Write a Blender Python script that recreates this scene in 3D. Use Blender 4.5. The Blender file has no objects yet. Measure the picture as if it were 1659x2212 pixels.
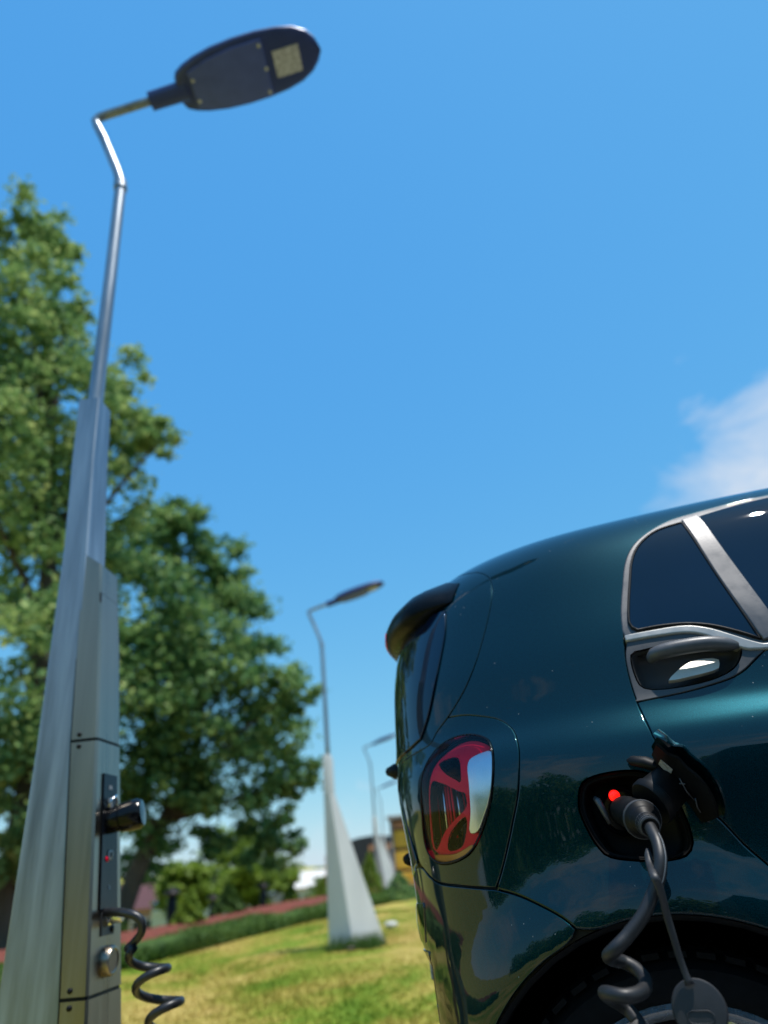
import bpy, bmesh, math, random
import numpy as np
from mathutils import Vector, Matrix
from mathutils.geometry import delaunay_2d_cdt

random.seed(7)
scene = bpy.context.scene
COL = scene.collection

# ------------------------------------------------------------------ camera
CAM_POS = (0.32, -1.25, 0.78)
YAW, PITCH, ROLL = map(math.radians, (15.0, 27.0, 5.5))
cam_data = bpy.data.cameras.new("camera")
cam = bpy.data.objects.new("camera", cam_data)
COL.objects.link(cam)
_fw = Vector((-math.sin(YAW) * math.cos(PITCH), math.cos(YAW) * math.cos(PITCH), math.sin(PITCH)))
_rt = Vector((math.cos(YAW), math.sin(YAW), 0))
_up = _rt.cross(_fw)
_r = _rt * math.cos(ROLL) - _up * math.sin(ROLL)
_u = _rt * math.sin(ROLL) + _up * math.cos(ROLL)
_m = Matrix((_r, _u, -_fw)).transposed().to_4x4()
_m.translation = CAM_POS
cam.matrix_world = _m
cam_data.sensor_fit = 'VERTICAL'
cam_data.sensor_height = 36.0
cam_data.sensor_width = 27.0
cam_data.lens = 36.0 * 1500 / 2212
cam_data.clip_start = 0.05
cam_data.clip_end = 3000
cam_data.dof.use_dof = True
cam_data.dof.focus_distance = 1.10
cam_data.dof.aperture_fstop = 2.1
scene.camera = cam

# ------------------------------------------------------------------ sky, sun, exposure
SUN_AZ, SUN_EL = math.radians(-14.5), math.radians(74.2)
SUN_DIR = Vector((math.cos(SUN_AZ) * math.cos(SUN_EL), math.sin(SUN_AZ) * math.cos(SUN_EL), math.sin(SUN_EL)))
world = bpy.data.worlds.new("World")
scene.world = world
world.use_nodes = True
wn, wl = world.node_tree.nodes, world.node_tree.links
wn.clear()
w_out = wn.new('ShaderNodeOutputWorld')
w_bg = wn.new('ShaderNodeBackground')
w_bg.inputs['Strength'].default_value = 0.12
sky = wn.new('ShaderNodeTexSky')
sky.sky_type = 'NISHITA'
sky.sun_disc = False
sky.sun_elevation = SUN_EL
sky.sun_rotation = math.radians(90) - SUN_AZ
sky.altitude = 300
sky.air_density = 1.0
sky.dust_density = 0.3
sky.ozone_density = 2.5
sep = wn.new('ShaderNodeSeparateColor')
wl.new(sky.outputs[0], sep.inputs[0])
comb = wn.new('ShaderNodeCombineColor')
# camera-like response of the sky: vivid blue overhead, pale towards the horizon
for ch, (gain, power) in zip(('Red', 'Green', 'Blue'), ((.80, 1.02), (.875, .53), (.90, .11))):
    m1 = wn.new('ShaderNodeMath'); m1.operation = 'MULTIPLY'; m1.inputs[1].default_value = .12
    m2 = wn.new('ShaderNodeMath'); m2.operation = 'POWER'; m2.inputs[1].default_value = power
    m3 = wn.new('ShaderNodeMath'); m3.operation = 'MULTIPLY'; m3.inputs[1].default_value = gain / .12
    wl.new(sep.outputs[ch], m1.inputs[0]); wl.new(m1.outputs[0], m2.inputs[0]); wl.new(m2.outputs[0], m3.inputs[0])
    wl.new(m3.outputs[0], comb.inputs[ch])
tc = wn.new('ShaderNodeTexCoord')
nz = wn.new('ShaderNodeTexNoise')
nz.inputs['Scale'].default_value = 5.0
nz.inputs['Detail'].default_value = 9
nz.inputs['Roughness'].default_value = 0.62
nz.inputs['Distortion'].default_value = 0.4
mp = wn.new('ShaderNodeMapping')
mp.inputs['Scale'].default_value = (1.0, 1.0, 1.8)
wl.new(tc.outputs['Generated'], mp.inputs['Vector'])
wl.new(mp.outputs[0], nz.inputs['Vector'])


def w_math(op, a, b=None, clamp=False):
    n = wn.new('ShaderNodeMath')
    n.operation = op
    n.use_clamp = clamp
    for i, v in enumerate((a, b)):
        if v is None:
            continue
        if isinstance(v, (int, float)):
            n.inputs[i].default_value = v
        else:
            wl.new(v, n.inputs[i])
    return n.outputs[0]


acc = None
# cloud banks all round the sky: direction, sharpness of the bank, strength
for d, k, s in [((.285, .862, .392), 80, 1.28), ((-.25, .935, .25), 300, .62), ((-.33, .942, .06), 30, .5), ((.75, .6, .3), 14, 1.1),
                ((.8, -.5, .33), 12, 1.0), ((-.4, -.85, .3), 14, 1.0), ((-.93, -.2, .25), 14, .9), ((.3, -.9, .22), 20, 1.0),
                ((-.7, .7, .03), 20, .5), ((.2, .97, .05), 16, .6)]:
    v = Vector(d).normalized()
    dp = wn.new('ShaderNodeVectorMath')
    dp.operation = 'DOT_PRODUCT'
    wl.new(tc.outputs['Generated'], dp.inputs[0])
    dp.inputs[1].default_value = v
    e = w_math('MULTIPLY', w_math('EXPONENT', w_math('MULTIPLY', w_math('SUBTRACT', dp.outputs['Value'], 1.0), k)), s)
    acc = e if acc is None else w_math('MAXIMUM', acc, e)
dens = w_math('MULTIPLY', w_math('SUBTRACT', w_math('ADD', nz.outputs['Fac'], w_math('MULTIPLY', acc, 0.42)), 0.75), 2.3, True)
cmix = wn.new('ShaderNodeMix')
cmix.data_type = 'RGBA'
wl.new(dens, cmix.inputs['Factor'])
wl.new(comb.outputs[0], cmix.inputs['A'])
cmix.inputs['B'].default_value = (6.6, 6.9, 7.4, 1)
wl.new(cmix.outputs['Result'], w_bg.inputs['Color'])
wl.new(w_bg.outputs[0], w_out.inputs['Surface'])

sun_data = bpy.data.lights.new("sun", 'SUN')
sun_data.energy = 5.0
sun_data.angle = math.radians(0.53)
sun_data.color = (1.0, 0.955, 0.89)
sun = bpy.data.objects.new("sun", sun_data)
COL.objects.link(sun)
sun.rotation_euler = (-SUN_DIR).to_track_quat('-Z', 'Y').to_euler()
sun.location = (5, 5, 12)

scene.view_settings.view_transform = 'Standard'
scene.view_settings.look = 'None'
scene.view_settings.exposure = 0.0
scene.view_settings.gamma = 1.0
scene.view_settings.use_curve_mapping = False
try:
    scene.cycles.use_denoising = True
    scene.cycles.max_bounces = 8
    scene.cycles.transparent_max_bounces = 12
except Exception:
    pass


# ------------------------------------------------------------------ helpers
def nodes_of(name):
    m = bpy.data.materials.new(name)
    m.use_nodes = True
    nt = m.node_tree
    return m, nt.nodes, nt.links, nt.nodes['Principled BSDF']


def ramp(nd, lk, fac, stops):
    r = nd.new('ShaderNodeValToRGB')
    r.color_ramp.elements[0].position = stops[0][0]
    r.color_ramp.elements[0].color = (*stops[0][1], 1)
    r.color_ramp.elements[1].position = stops[-1][0]
    r.color_ramp.elements[1].color = (*stops[-1][1], 1)
    for p, c in stops[1:-1]:
        e = r.color_ramp.elements.new(p)
        e.color = (*c, 1)
    lk.new(fac, r.inputs[0])
    return r.outputs[0]


def noise(nd, lk, scale, detail=4, rough=.55, coords='Object', stretch=None, dist=0):
    t = nd.new('ShaderNodeTexCoord')
    n = nd.new('ShaderNodeTexNoise')
    n.inputs['Scale'].default_value = scale
    n.inputs['Detail'].default_value = detail
    n.inputs['Roughness'].default_value = rough
    n.inputs['Distortion'].default_value = dist
    src = t.outputs[coords]
    if stretch:
        mpn = nd.new('ShaderNodeMapping')
        mpn.inputs['Scale'].default_value = stretch
        lk.new(src, mpn.inputs['Vector'])
        src = mpn.outputs[0]
    lk.new(src, n.inputs['Vector'])
    return n.outputs['Fac']


def bump(nd, lk, bsdf, height, strength, distance=.01):
    b = nd.new('ShaderNodeBump')
    b.inputs['Strength'].default_value = strength
    b.inputs['Distance'].default_value = distance
    lk.new(height, b.inputs['Height'])
    lk.new(b.outputs[0], bsdf.inputs['Normal'])


def plain(name, col, rough=.5, metal=0., var=.15, scale=8., coat=0., spec=.5, bmp=0., stretch=None, bscale=None, rv=.07):
    """base colour with uneven tone and roughness"""
    m, nd, lk, b = nodes_of(name)
    f = noise(nd, lk, scale, 5, .6, stretch=stretch)
    lo = tuple(c * (1 - var) for c in col)
    hi = tuple(min(1, c * (1 + var)) for c in col)
    lk.new(ramp(nd, lk, f, [(.3, lo), (.7, hi)]), b.inputs['Base Color'])
    rr = nd.new('ShaderNodeMapRange')
    rr.inputs['From Min'].default_value = .3
    rr.inputs['From Max'].default_value = .7
    rr.inputs['To Min'].default_value = max(.004, rough - rv)
    rr.inputs['To Max'].default_value = min(1, rough + rv)
    lk.new(f, rr.inputs['Value'])
    lk.new(rr.outputs[0], b.inputs['Roughness'])
    b.inputs['Metallic'].default_value = metal
    b.inputs['Coat Weight'].default_value = coat
    b.inputs['Coat Roughness'].default_value = .04
    b.inputs['Specular IOR Level'].default_value = spec
    if bmp:
        bump(nd, lk, b, noise(nd, lk, bscale or scale * 12, 3), bmp, .002)
    return m


M = {}


def tag(o, label=None, cat=None, group=None, kind=None):
    if label: o['label'] = label
    if cat: o['category'] = cat
    if group: o['group'] = group
    if kind: o['kind'] = kind
    return o


def empty(name, loc, rz=0., **kw):
    o = bpy.data.objects.new(name, None)
    COL.objects.link(o)
    o.location = loc
    o.rotation_euler = (0, 0, rz)
    o.empty_display_size = .1
    return tag(o, **kw)


def root_of(o):
    while o.parent:
        o = o.parent
    return o


def obj(name, V, F, mat, parent=None, smooth=True, normals=None, world_space=True, sharp=None):
    """link one mesh object; V in world space (moved into the root's frame) unless world_space is False"""
    V = np.asarray(V, float).reshape(-1, 3)
    if parent is not None and world_space:
        r = root_of(parent)
        V = V - np.array(r.location)
    me = bpy.data.meshes.new(name)
    if isinstance(F, np.ndarray):
        k = F.shape[1]
        me.vertices.add(len(V)); me.vertices.foreach_set('co', V.astype(np.float32).ravel())
        me.loops.add(F.size); me.loops.foreach_set('vertex_index', F.astype(np.int32).ravel())
        me.polygons.add(len(F)); me.polygons.foreach_set('loop_start', np.arange(0, F.size, k, dtype=np.int32))
        me.update(calc_edges=True)
    else:
        me.from_pydata(V.tolist(), [], F)
    me.materials.append(M[mat])
    if smooth:
        me.polygons.foreach_set('use_smooth', np.ones(len(me.polygons), bool))
    if normals is not None:
        me.normals_split_custom_set_from_vertices([tuple(n) for n in normals])
    elif smooth and sharp is not None:
        me.set_sharp_from_angle(angle=math.radians(sharp))
    me.update()
    o = bpy.data.objects.new(name, me)
    COL.objects.link(o)
    if parent is not None:
        o.parent = parent
    return o


def merge(parts):
    V, F, k = [], [], 0
    for v, f in parts:
        v = np.asarray(v, float).reshape(-1, 3)
        V.append(v)
        F += [tuple(i + k for i in q) for q in f]
        k += len(v)
    return np.concatenate(V), F


def catmull(P, n=6, closed=False):
    P = np.asarray(P, float)
    if closed:
        Q = np.concatenate([P[-1:], P, P[:2]])
    else:
        Q = np.concatenate([2 * P[:1] - P[1:2], P, 2 * P[-1:] - P[-2:-1]])
    out = []
    for i in range(1, len(Q) - 2):
        p0, p1, p2, p3 = Q[i - 1:i + 3]
        for k in range(n):
            s = k / n
            out.append(.5 * (2 * p1 + (p2 - p0) * s + (2 * p0 - 5 * p1 + 4 * p2 - p3) * s * s + (3 * p1 - p0 - 3 * p2 + p3) * s ** 3))
    if not closed:
        out.append(P[-1])
    return np.array(out)


def tube(P, R, seg=12, caps=True, flat=1.0):
    """swept tube along points with radius per point"""
    P = np.asarray(P, float)
    n = len(P)
    R = np.full(n, R) if np.isscalar(R) else np.asarray(R, float)
    T = np.gradient(P, axis=0)
    T /= np.linalg.norm(T, axis=1, keepdims=True) + 1e-12
    a = np.array([0, 0, 1.]) if abs(T[0][2]) < .9 else np.array([1., 0, 0])
    nrm = np.cross(T[0], a); nrm /= np.linalg.norm(nrm)
    V = []
    for i in range(n):
        nrm = nrm - T[i] * (nrm @ T[i]); nrm /= np.linalg.norm(nrm)
        b = np.cross(T[i], nrm)
        for k in range(seg):
            t = 2 * math.pi * k / seg
            V.append(P[i] + R[i] * (math.cos(t) * nrm + flat * math.sin(t) * b))
    F = []
    for i in range(n - 1):
        for k in range(seg):
            k2 = (k + 1) % seg
            F.append((i * seg + k, i * seg + k2, (i + 1) * seg + k2, (i + 1) * seg + k))
    if caps:
        F.append(tuple(range(seg))[::-1])
        F.append(tuple((n - 1) * seg + k for k in range(seg)))
    return np.array(V), F


def loft(rings, cap0=True, cap1=True):
    """stack of closed rings with equal counts"""
    n = len(rings[0])
    V = np.concatenate([np.asarray(r, float) for r in rings])
    F = []
    for i in range(len(rings) - 1):
        for k in range(n):
            k2 = (k + 1) % n
            F.append((i * n + k, i * n + k2, (i + 1) * n + k2, (i + 1) * n + k))
    if cap0: F.append(tuple(range(n))[::-1])
    if cap1: F.append(tuple((len(rings) - 1) * n + k for k in range(n)))
    return V, F


def box(c, s, rz=0., bev=0.):
    x, y, z = (v / 2 for v in s)
    if bev <= 0:
        V = np.array([(a * x, b * y, d * z) for d in (-1, 1) for a, b in ((-1, -1), (1, -1), (1, 1), (-1, 1))])
        F = [(3, 2, 1, 0), (4, 5, 6, 7), (0, 1, 5, 4), (1, 2, 6, 5), (2, 3, 7, 6), (3, 0, 4, 7)]
    else:
        rings = []
        def ring(ix, iy, zz):
            e = bev
            return [(-ix + e, -iy, zz), (ix - e, -iy, zz), (ix, -iy + e, zz), (ix, iy - e, zz), (ix - e, iy, zz), (-ix + e, iy, zz), (-ix, iy - e, zz), (-ix, -iy + e, zz)]
        V, F = loft([ring(x - bev, y - bev, -z), ring(x, y, -z + bev), ring(x, y, z - bev), ring(x - bev, y - bev, z)])
    cs, sn = math.cos(rz), math.sin(rz)
    V = V @ np.array([[cs, sn, 0], [-sn, cs, 0], [0, 0, 1]]) + np.array(c)
    return V, F


def lathe(prof, axis_o, axis_d, seg=32, caps=False):
    """profile (r, h) turned about an axis"""
    d = Vector(axis_d).normalized()
    a = d.orthogonal().normalized()
    b = d.cross(a)
    o = Vector(axis_o)
    rings = []
    for r, h in prof:
        rings.append([tuple(o + d * h + (a * math.cos(2 * math.pi * k / seg) + b * math.sin(2 * math.pi * k / seg)) * r) for k in range(seg)])
    return loft(rings, caps, caps)


def copy_tree(o, parent=None):
    c = o.copy()
    COL.objects.link(c)
    if parent is not None:
        c.parent = parent
    for ch in [x for x in o.children]:
        copy_tree(ch, c)
    return c


# ------------------------------------------------------------------ materials
def make_paint(name, col, flake=True):
    m, nd, lk, b = nodes_of(name)
    f = noise(nd, lk, 900, 2, .5)
    lk.new(ramp(nd, lk, f, [(.35, tuple(c * .75 for c in col)), (.68, tuple(c * 1.25 for c in col))]), b.inputs['Base Color'])
    b.inputs['Metallic'].default_value = .5
    b.inputs['Specular Tint'].default_value = (.02, .5, .6, 1)
    b.inputs['Specular IOR Level'].default_value = .05
    b.inputs['Roughness'].default_value = .36
    b.inputs['Coat Weight'].default_value = 1.0
    b.inputs['Coat IOR'].default_value = 1.5
    # dust film: faint roughness and scattered specks
    d = noise(nd, lk, 6, 6, .65)
    mr = nd.new('ShaderNodeMapRange')
    mr.inputs['From Min'].default_value = .35; mr.inputs['From Max'].default_value = .75
    mr.inputs['To Min'].default_value = .006; mr.inputs['To Max'].default_value = .03
    lk.new(d, mr.inputs['Value'])
    lk.new(mr.outputs[0], b.inputs['Coat Roughness'])
    bump(nd, lk, b, noise(nd, lk, 260, 1), .012, .002)
    # specks of road dust sit on top
    t = nd.new('ShaderNodeTexCoord')
    v = nd.new('ShaderNodeTexVoronoi')
    v.inputs['Scale'].default_value = 70
    lk.new(t.outputs['Object'], v.inputs['Vector'])
    lt = nd.new('ShaderNodeMath'); lt.operation = 'LESS_THAN'; lt.inputs[1].default_value = .075
    lk.new(v.outputs['Distance'], lt.inputs[0])
    g2 = nd.new('ShaderNodeMath'); g2.operation = 'GREATER_THAN'; g2.inputs[1].default_value = .60
    lk.new(noise(nd, lk, 14, 3), g2.inputs[0])
    mu = nd.new('ShaderNodeMath'); mu.operation = 'MULTIPLY'
    lk.new(lt.outputs[0], mu.inputs[0]); lk.new(g2.outputs[0], mu.inputs[1])
    dust = nd.new('ShaderNodeBsdfDiffuse'); dust.inputs['Color'].default_value = (.35, .36, .36, 1)
    mx = nd.new('ShaderNodeMixShader')
    ms = nd.new('ShaderNodeMath'); ms.operation = 'MULTIPLY'; ms.inputs[1].default_value = .5
    lk.new(mu.outputs[0], ms.inputs[0])
    lk.new(ms.outputs[0], mx.inputs[0]); lk.new(b.outputs[0], mx.inputs[1]); lk.new(dust.outputs[0], mx.inputs[2])
    lk.new(mx.outputs[0], nd['Material Output'].inputs['Surface'])
    return m


M['paint'] = make_paint('teal_metallic_paint', (.0002, .0165, .0225))
M['glass_dark'] = plain('tinted_glass', (.001, .006, .020), .012, 0, .2, 3, spec=.55, rv=.008)
M['glass_dark'].node_tree.nodes['Principled BSDF'].inputs['Coat Weight'].default_value = .0
M['trim'] = plain('satin_grey_trim', (.085, .085, .09), .38, .35, .08, 40, bmp=.06)
M['trim_dark'] = plain('dark_satin_trim', (.05, .051, .055), .45, .1, .1, 40, bmp=.05)
M['black'] = plain('black_plastic', (.0045, .0045, .005), .5, 0, .25, 30, spec=.22)
M['satin_black'] = plain('satin_black_plastic', (.004, .005, .006), .22, 0, .2, 20, spec=.3)
M['sunlit'] = plain('sunlit_recess_tone', (.62, .60, .55), .4, .2, .08, 40, bmp=.06)  # cream tone carries the sunlight falling into the door handle recess
M['belt'] = plain('satin_silver_strip', (.36, .355, .34), .36, .3, .08, 40, bmp=.05)
M['handle'] = plain('handle_grey', (.08, .081, .088), .42, .1, .08, 40, bmp=.05)
M['black_gloss'] = plain('black_gloss_plastic', (.004, .004, .005), .14, 0, .2, 10, spec=.25)
M['rubber'] = plain('tyre_rubber', (.007, .007, .0075), .85, 0, .3, 60, bmp=.15, spec=.1)
M['alloy'] = plain('alloy_wheel', (.55, .56, .58), .28, .85, .1, 20)
M['cable'] = plain('grey_cable_sheath', (.013, .0133, .015), .5, 0, .12, 25, bmp=.08)
M['cable_black'] = plain('black_cable_sheath', (.018, .018, .02), .38, 0, .25, 40)
M['cap_rubber'] = plain('grey_cap_rubber', (.020, .0215, .025), .5, 0, .22, 35, bmp=.1)
M['chrome'] = plain('bright_metal', (.72, .72, .72), .18, 1, .1, 20)
M['steel'] = plain('brushed_steel', (.28, .245, .20), .32, 1.0, .16, 3, stretch=(9, 9, .25), bmp=.05, bscale=60)
M['galv'] = plain('galvanised_steel', (.27, .30, .335), .38, .8, .34, 9, stretch=(2.5, 2.5, .18), bmp=.08, bscale=40)
M['post_paint'] = plain('pale_grey_post_paint', (.52, .52, .50), .5, .0, .08, 4, stretch=(1, 1, .3))
M['head'] = plain('lamp_head_grey', (.035, .055, .19), .45, .2, .12, 12)
M['head_cover'] = plain('lamp_cover_grey', (.08, .115, .36), .5, .2, .12, 12)
M['lens_cream'] = plain('led_panel', (.50, .50, .56), .35, 0, .55, 90)
M['display'] = plain('display_glass', (.005, .006, .009), .15, 0, .2, 10, spec=.15)
M['print'] = plain('grey_print', (.16, .17, .18), .5, 0, .1, 10)
M['label'] = plain('paper_label', (.30, .30, .30), .6, 0, .45, 160)
M['red_lens'] = plain('red_lens', (1.0, .008, .045), .3, 0, .06, 20, spec=.15)
M['white_lens'] = plain('white_reflector', (.80, .82, .86), .16, .75, .10, 12)
M['amber_lens'] = plain('amber_lens', (.65, .25, .05), .2, 0, .15, 20, coat=.8)


def emit(name, col, s):
    m, nd, lk, b = nodes_of(name)
    b.inputs['Base Color'].default_value = (*col, 1)
    b.inputs['Emission Color'].default_value = (*col, 1)
    b.inputs['Emission Strength'].default_value = s
    b.inputs['Roughness'].default_value = .3
    return m


M['led_red'] = emit('red_status_light', (1.0, .01, .005), 1.6)


def clear(name, tint=(1, 1, 1), base=.04):
    m, nd, lk, b = nodes_of(name)
    nd.remove(b)
    tr = nd.new('ShaderNodeBsdfTransparent'); tr.inputs[0].default_value = (*tint, 1)
    gl = nd.new('ShaderNodeBsdfGlossy'); gl.inputs['Roughness'].default_value = .02
    fr = nd.new('ShaderNodeFresnel'); fr.inputs['IOR'].default_value = 1.34
    mx = nd.new('ShaderNodeMixShader')
    lk.new(fr.outputs[0], mx.inputs[0]); lk.new(tr.outputs[0], mx.inputs[1]); lk.new(gl.outputs[0], mx.inputs[2])
    lk.new(mx.outputs[0], nd['Material Output'].inputs['Surface'])
    return m


M['clear'] = clear('clear_lens', (.93, .92, .93))


def grass_mat():
    m, nd, lk, b = nodes_of('mown_grass')
    f = noise(nd, lk, .5, 6, .66, dist=.4, stretch=(1.5, .8, 1))
    fine = noise(nd, lk, 26, 4, .7)
    ad = nd.new('ShaderNodeMath'); ad.operation = 'MULTIPLY_ADD'
    ad.inputs[1].default_value = .30; 
    lk.new(fine, ad.inputs[0]); lk.new(f, ad.inputs[2])
    c = ramp(nd, lk, ad.outputs[0], [(.49, (.105, .195, .013)), (.585, (.19, .245, .022)), (.66, (.35, .29, .055)), (.77, (.52, .39, .12))])
    lk.new(c, b.inputs['Base Color'])
    b.inputs['Roughness'].default_value = .85
    b.inputs['Specular IOR Level'].default_value = .2
    bump(nd, lk, b, noise(nd, lk, 60, 4, .7), .3, .03)
    return m


M['grass'] = grass_mat()


def leaf_mat(name, lo, mid, hi, sc=1.3):
    m, nd, lk, b = nodes_of(name)
    nd.remove(b)
    f = noise(nd, lk, sc, 5, .65)
    g = nd.new('ShaderNodeNewGeometry')
    ad = nd.new('ShaderNodeMath'); ad.operation = 'MULTIPLY_ADD'; ad.inputs[1].default_value = .35
    lk.new(g.outputs['Random Per Island'], ad.inputs[0]); lk.new(f, ad.inputs[2])
    c = ramp(nd, lk, ad.outputs[0], [(.45, lo), (.66, mid), (.9, hi)])
    df = nd.new('ShaderNodeBsdfDiffuse'); tl = nd.new('ShaderNodeBsdfTranslucent')
    gl = nd.new('ShaderNodeBsdfGlossy'); gl.inputs['Roughness'].default_value = .65
    gl.inputs['Color'].default_value = (.5, .5, .5, 1)
    lk.new(c, df.inputs['Color']); lk.new(c, tl.inputs['Color'])
    m1 = nd.new('ShaderNodeMixShader'); m1.inputs[0].default_value = .45
    lk.new(df.outputs[0], m1.inputs[1]); lk.new(tl.outputs[0], m1.inputs[2])
    m2 = nd.new('ShaderNodeMixShader'); m2.inputs[0].default_value = .04
    lk.new(m1.outputs[0], m2.inputs[1]); lk.new(gl.outputs[0], m2.inputs[2])
    lk.new(m2.outputs[0], nd['Material Output'].inputs['Surface'])
    return m


M['leaf'] = leaf_mat('maple_leaves', (.070, .160, .055), (.21, .345, .11), (.46, .55, .20))
M['leaf2'] = leaf_mat('dark_maple_leaves', (.036, .115, .046), (.115, .245, .08), (.34, .47, .15), .9)
M['leaf_light'] = leaf_mat('light_leaves', (.10, .17, .02), (.20, .30, .035), (.30, .40, .06))
M['leaf_hedge'] = leaf_mat('hedge_leaves', (.030, .075, .015), (.075, .15, .028), (.13, .22, .045), 3)
M['leaf_far'] = leaf_mat('far_leaves', (.07, .13, .04), (.13, .20, .06), (.20, .27, .09), .6)
M['bark'] = plain('bark', (.075, .058, .042), .9, 0, .35, 9, stretch=(1, 1, .25), bmp=.6, bscale=30)
M['asphalt'] = plain('asphalt', (.052, .052, .054), .88, 0, .3, 55, bmp=.5, bscale=220)
M['concrete'] = plain('kerb_concrete', (.36, .35, .33), .85, 0, .18, 9, bmp=.3)
M['path'] = plain('path_gravel', (.42, .36, .27), .9, 0, .15, 12, bmp=.3)
M['paint_line'] = plain('bay_line_paint', (.7, .7, .68), .7, 0, .12, 30)
M['mulch'] = plain('red_bark_mulch', (.155, .034, .018), .95, 0, .5, 14, bmp=.9, bscale=60)
M['stone'] = plain('pale_stone', (.55, .54, .50), .8, 0, .2, 30)
M['roof_red'] = plain('dark_red_roof', (.085, .030, .030), .8, 0, .3, 6)
M['wall_pink'] = plain('pinkish_render', (.42, .27, .22), .85, 0, .12, 4)
M['wall_white'] = plain('white_render', (.62, .58, .54), .85, 0, .1, 2)
M['wall_dark'] = plain('charcoal_cladding', (.022, .024, .028), .6, 0, .2, 3)
M['wall_red'] = plain('dark_red_panel', (.30, .035, .035), .6, 0, .2, 3)
M['ochre'] = plain('ochre_panel', (.90, .50, .05), .6, 0, .2, 4)
M['terracotta'] = plain('terracotta_panel', (.48, .22, .10), .7, 0, .2, 4)
M['window'] = plain('house_window_glass', (.03, .04, .05), .08, 0, .2, 2)
M['car_blue'] = make_paint('pale_blue_paint', (.32, .42, .50))
M['car_grey'] = make_paint('silver_grey_paint', (.24, .27, .30))


# ------------------------------------------------------------------ ground
def sstep(a, b, x):
    k = np.clip((np.asarray(x, float) - a) / (b - a), 0, 1)
    return k * k * (3 - 2 * k)


def terrain(x, y):
    x = np.asarray(x, float); y = np.asarray(y, float)
    z = -3.4 * sstep(9.0, 36, -x + np.maximum(0, y - 40) * .5)
    far = np.hypot(x, y)
    z = z + sstep(160, 420, far) * (8 + 7 * np.sin(x * .011 + 1.0) + 4 * np.sin(y * .017 + x * .006))
    return z + .03 * np.sin(x * 1.1) * np.sin(y * .7) * sstep(1.5, 4, -x)


def graded(lo, hi, step0, grow, around=0.):
    a = [around]
    s = step0
    while a[-1] < hi:
        a.append(a[-1] + s); s *= grow
    b = [around]
    s = step0
    while b[-1] > lo:
        b.append(b[-1] - s); s *= grow
    return np.array(sorted(set(a + b)))


def sheet(name, X, Y, zf, mat, **kw):
    gx, gy = np.meshgrid(X, Y, indexing='ij')
    V = np.stack([gx, gy, zf(gx, gy)], -1).reshape(-1, 3)
    nx, ny = len(X), len(Y)
    i = np.arange((nx - 1) * (ny - 1)); a = i // (ny - 1); b = i % (ny - 1)
    q = a * ny + b
    F = np.stack([q, q + ny, q + ny + 1, q + 1], 1)
    return tag(obj(name, V, F, mat), **kw)


sheet('ground', graded(-900, 900, .4, 1.06, -4), graded(-500, 900, .4, 1.06, 8), terrain, 'grass', kind='structure')
sheet('parking_lot', np.linspace(-.40, 60, 40), np.linspace(-14, 40, 40), lambda x, y: x * 0 + .004, 'asphalt', kind='structure')
for i, y0 in enumerate((-.62, 2.28, -3.5, 5.2)):
    V, F = box((2.0, y0, .008), (4.6, .11, .002))
    tag(obj('bay_marking', V, F, 'paint_line', smooth=False), kind='structure')
# kerb stones along the lawn
kerb = tag(obj('kerb', *box((-.42, 12, .05), (.118, 51, .10)), 'concrete', smooth=False), kind='structure')
kv, kf = box((0, 0, 0), (.13, .985, .14), bev=.012)
k0 = None
for i in range(30):
    if k0 is None:
        k0 = obj('kerb_stone', kv, kf, 'concrete', kerb, sharp=30)
        ks = k0
    else:
        ks = k0.copy(); COL.objects.link(ks)
    ks.location = (-.42, -6 + i * 1.0, .065)

# mulch bed, path beyond it
rng = np.random.default_rng(5)


def mulch_z(x, y):
    s = np.clip((-5.75 - x) / 2.85, 0, 1)
    return terrain(x, y) + .01 + .24 * np.sin(s ** .8 * math.pi * .94) + .02 * np.sin(x * 9 + y * 5) * np.sin(y * 7)


sheet('mulch_bed', np.linspace(-8.6, -5.7, 26), np.linspace(-2, 46, 260), mulch_z, 'mulch', kind='structure')
sheet('path', np.linspace(-11.2, -9.6, 8), np.linspace(-4, 60, 80), lambda x, y: terrain(x, y) + .012, 'path', kind='structure')


# ------------------------------------------------------------------ foliage
def leaf_quads(C, size, rng, up=.35, asp=.62):
    n = len(C)
    nrm = rng.normal(size=(n, 3)); nrm[:, 2] = np.abs(nrm[:, 2]) + up
    nrm /= np.linalg.norm(nrm, axis=1, keepdims=True)
    a = rng.normal(size=(n, 3)); a -= nrm * (a * nrm).sum(1, keepdims=True); a /= np.linalg.norm(a, axis=1, keepdims=True)
    b = np.cross(nrm, a)
    s = (size * rng.uniform(.55, 1.25, n))[:, None]
    V = np.stack([C - a * s * .5, C + b * s * asp * .5 - a * s * .05, C + a * s * .5 - nrm * s * .10, C - b * s * asp * .5 - a * s * .05], 1).reshape(-1, 3)
    F = np.arange(4 * n).reshape(n, 4)
    return V, F


def cloud_points(blobs, n, rng, clump=.25, per=75, inner=.40):
    B = np.array(blobs, float)
    w = B[:, 3] ** 1.75; w /= w.sum()
    k = max(8, n // per)
    bi = rng.choice(len(B), k, p=w)
    d = rng.normal(size=(k, 3)); d /= np.linalg.norm(d, axis=1, keepdims=True)
    rad = B[bi, 3] * (inner + (1.04 - inner) * rng.uniform(0, 1, k) ** .55)
    cc = B[bi, :3] + d * rad[:, None]
    sg = B[bi, 3] * clump * rng.uniform(.6, 1.3, k) * .5 + .05
    idx = rng.integers(0, k, n)
    P = rng.normal(size=(n, 3)) * sg[idx][:, None] * np.array([1, 1, .62])
    return cc[idx] + P


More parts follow.
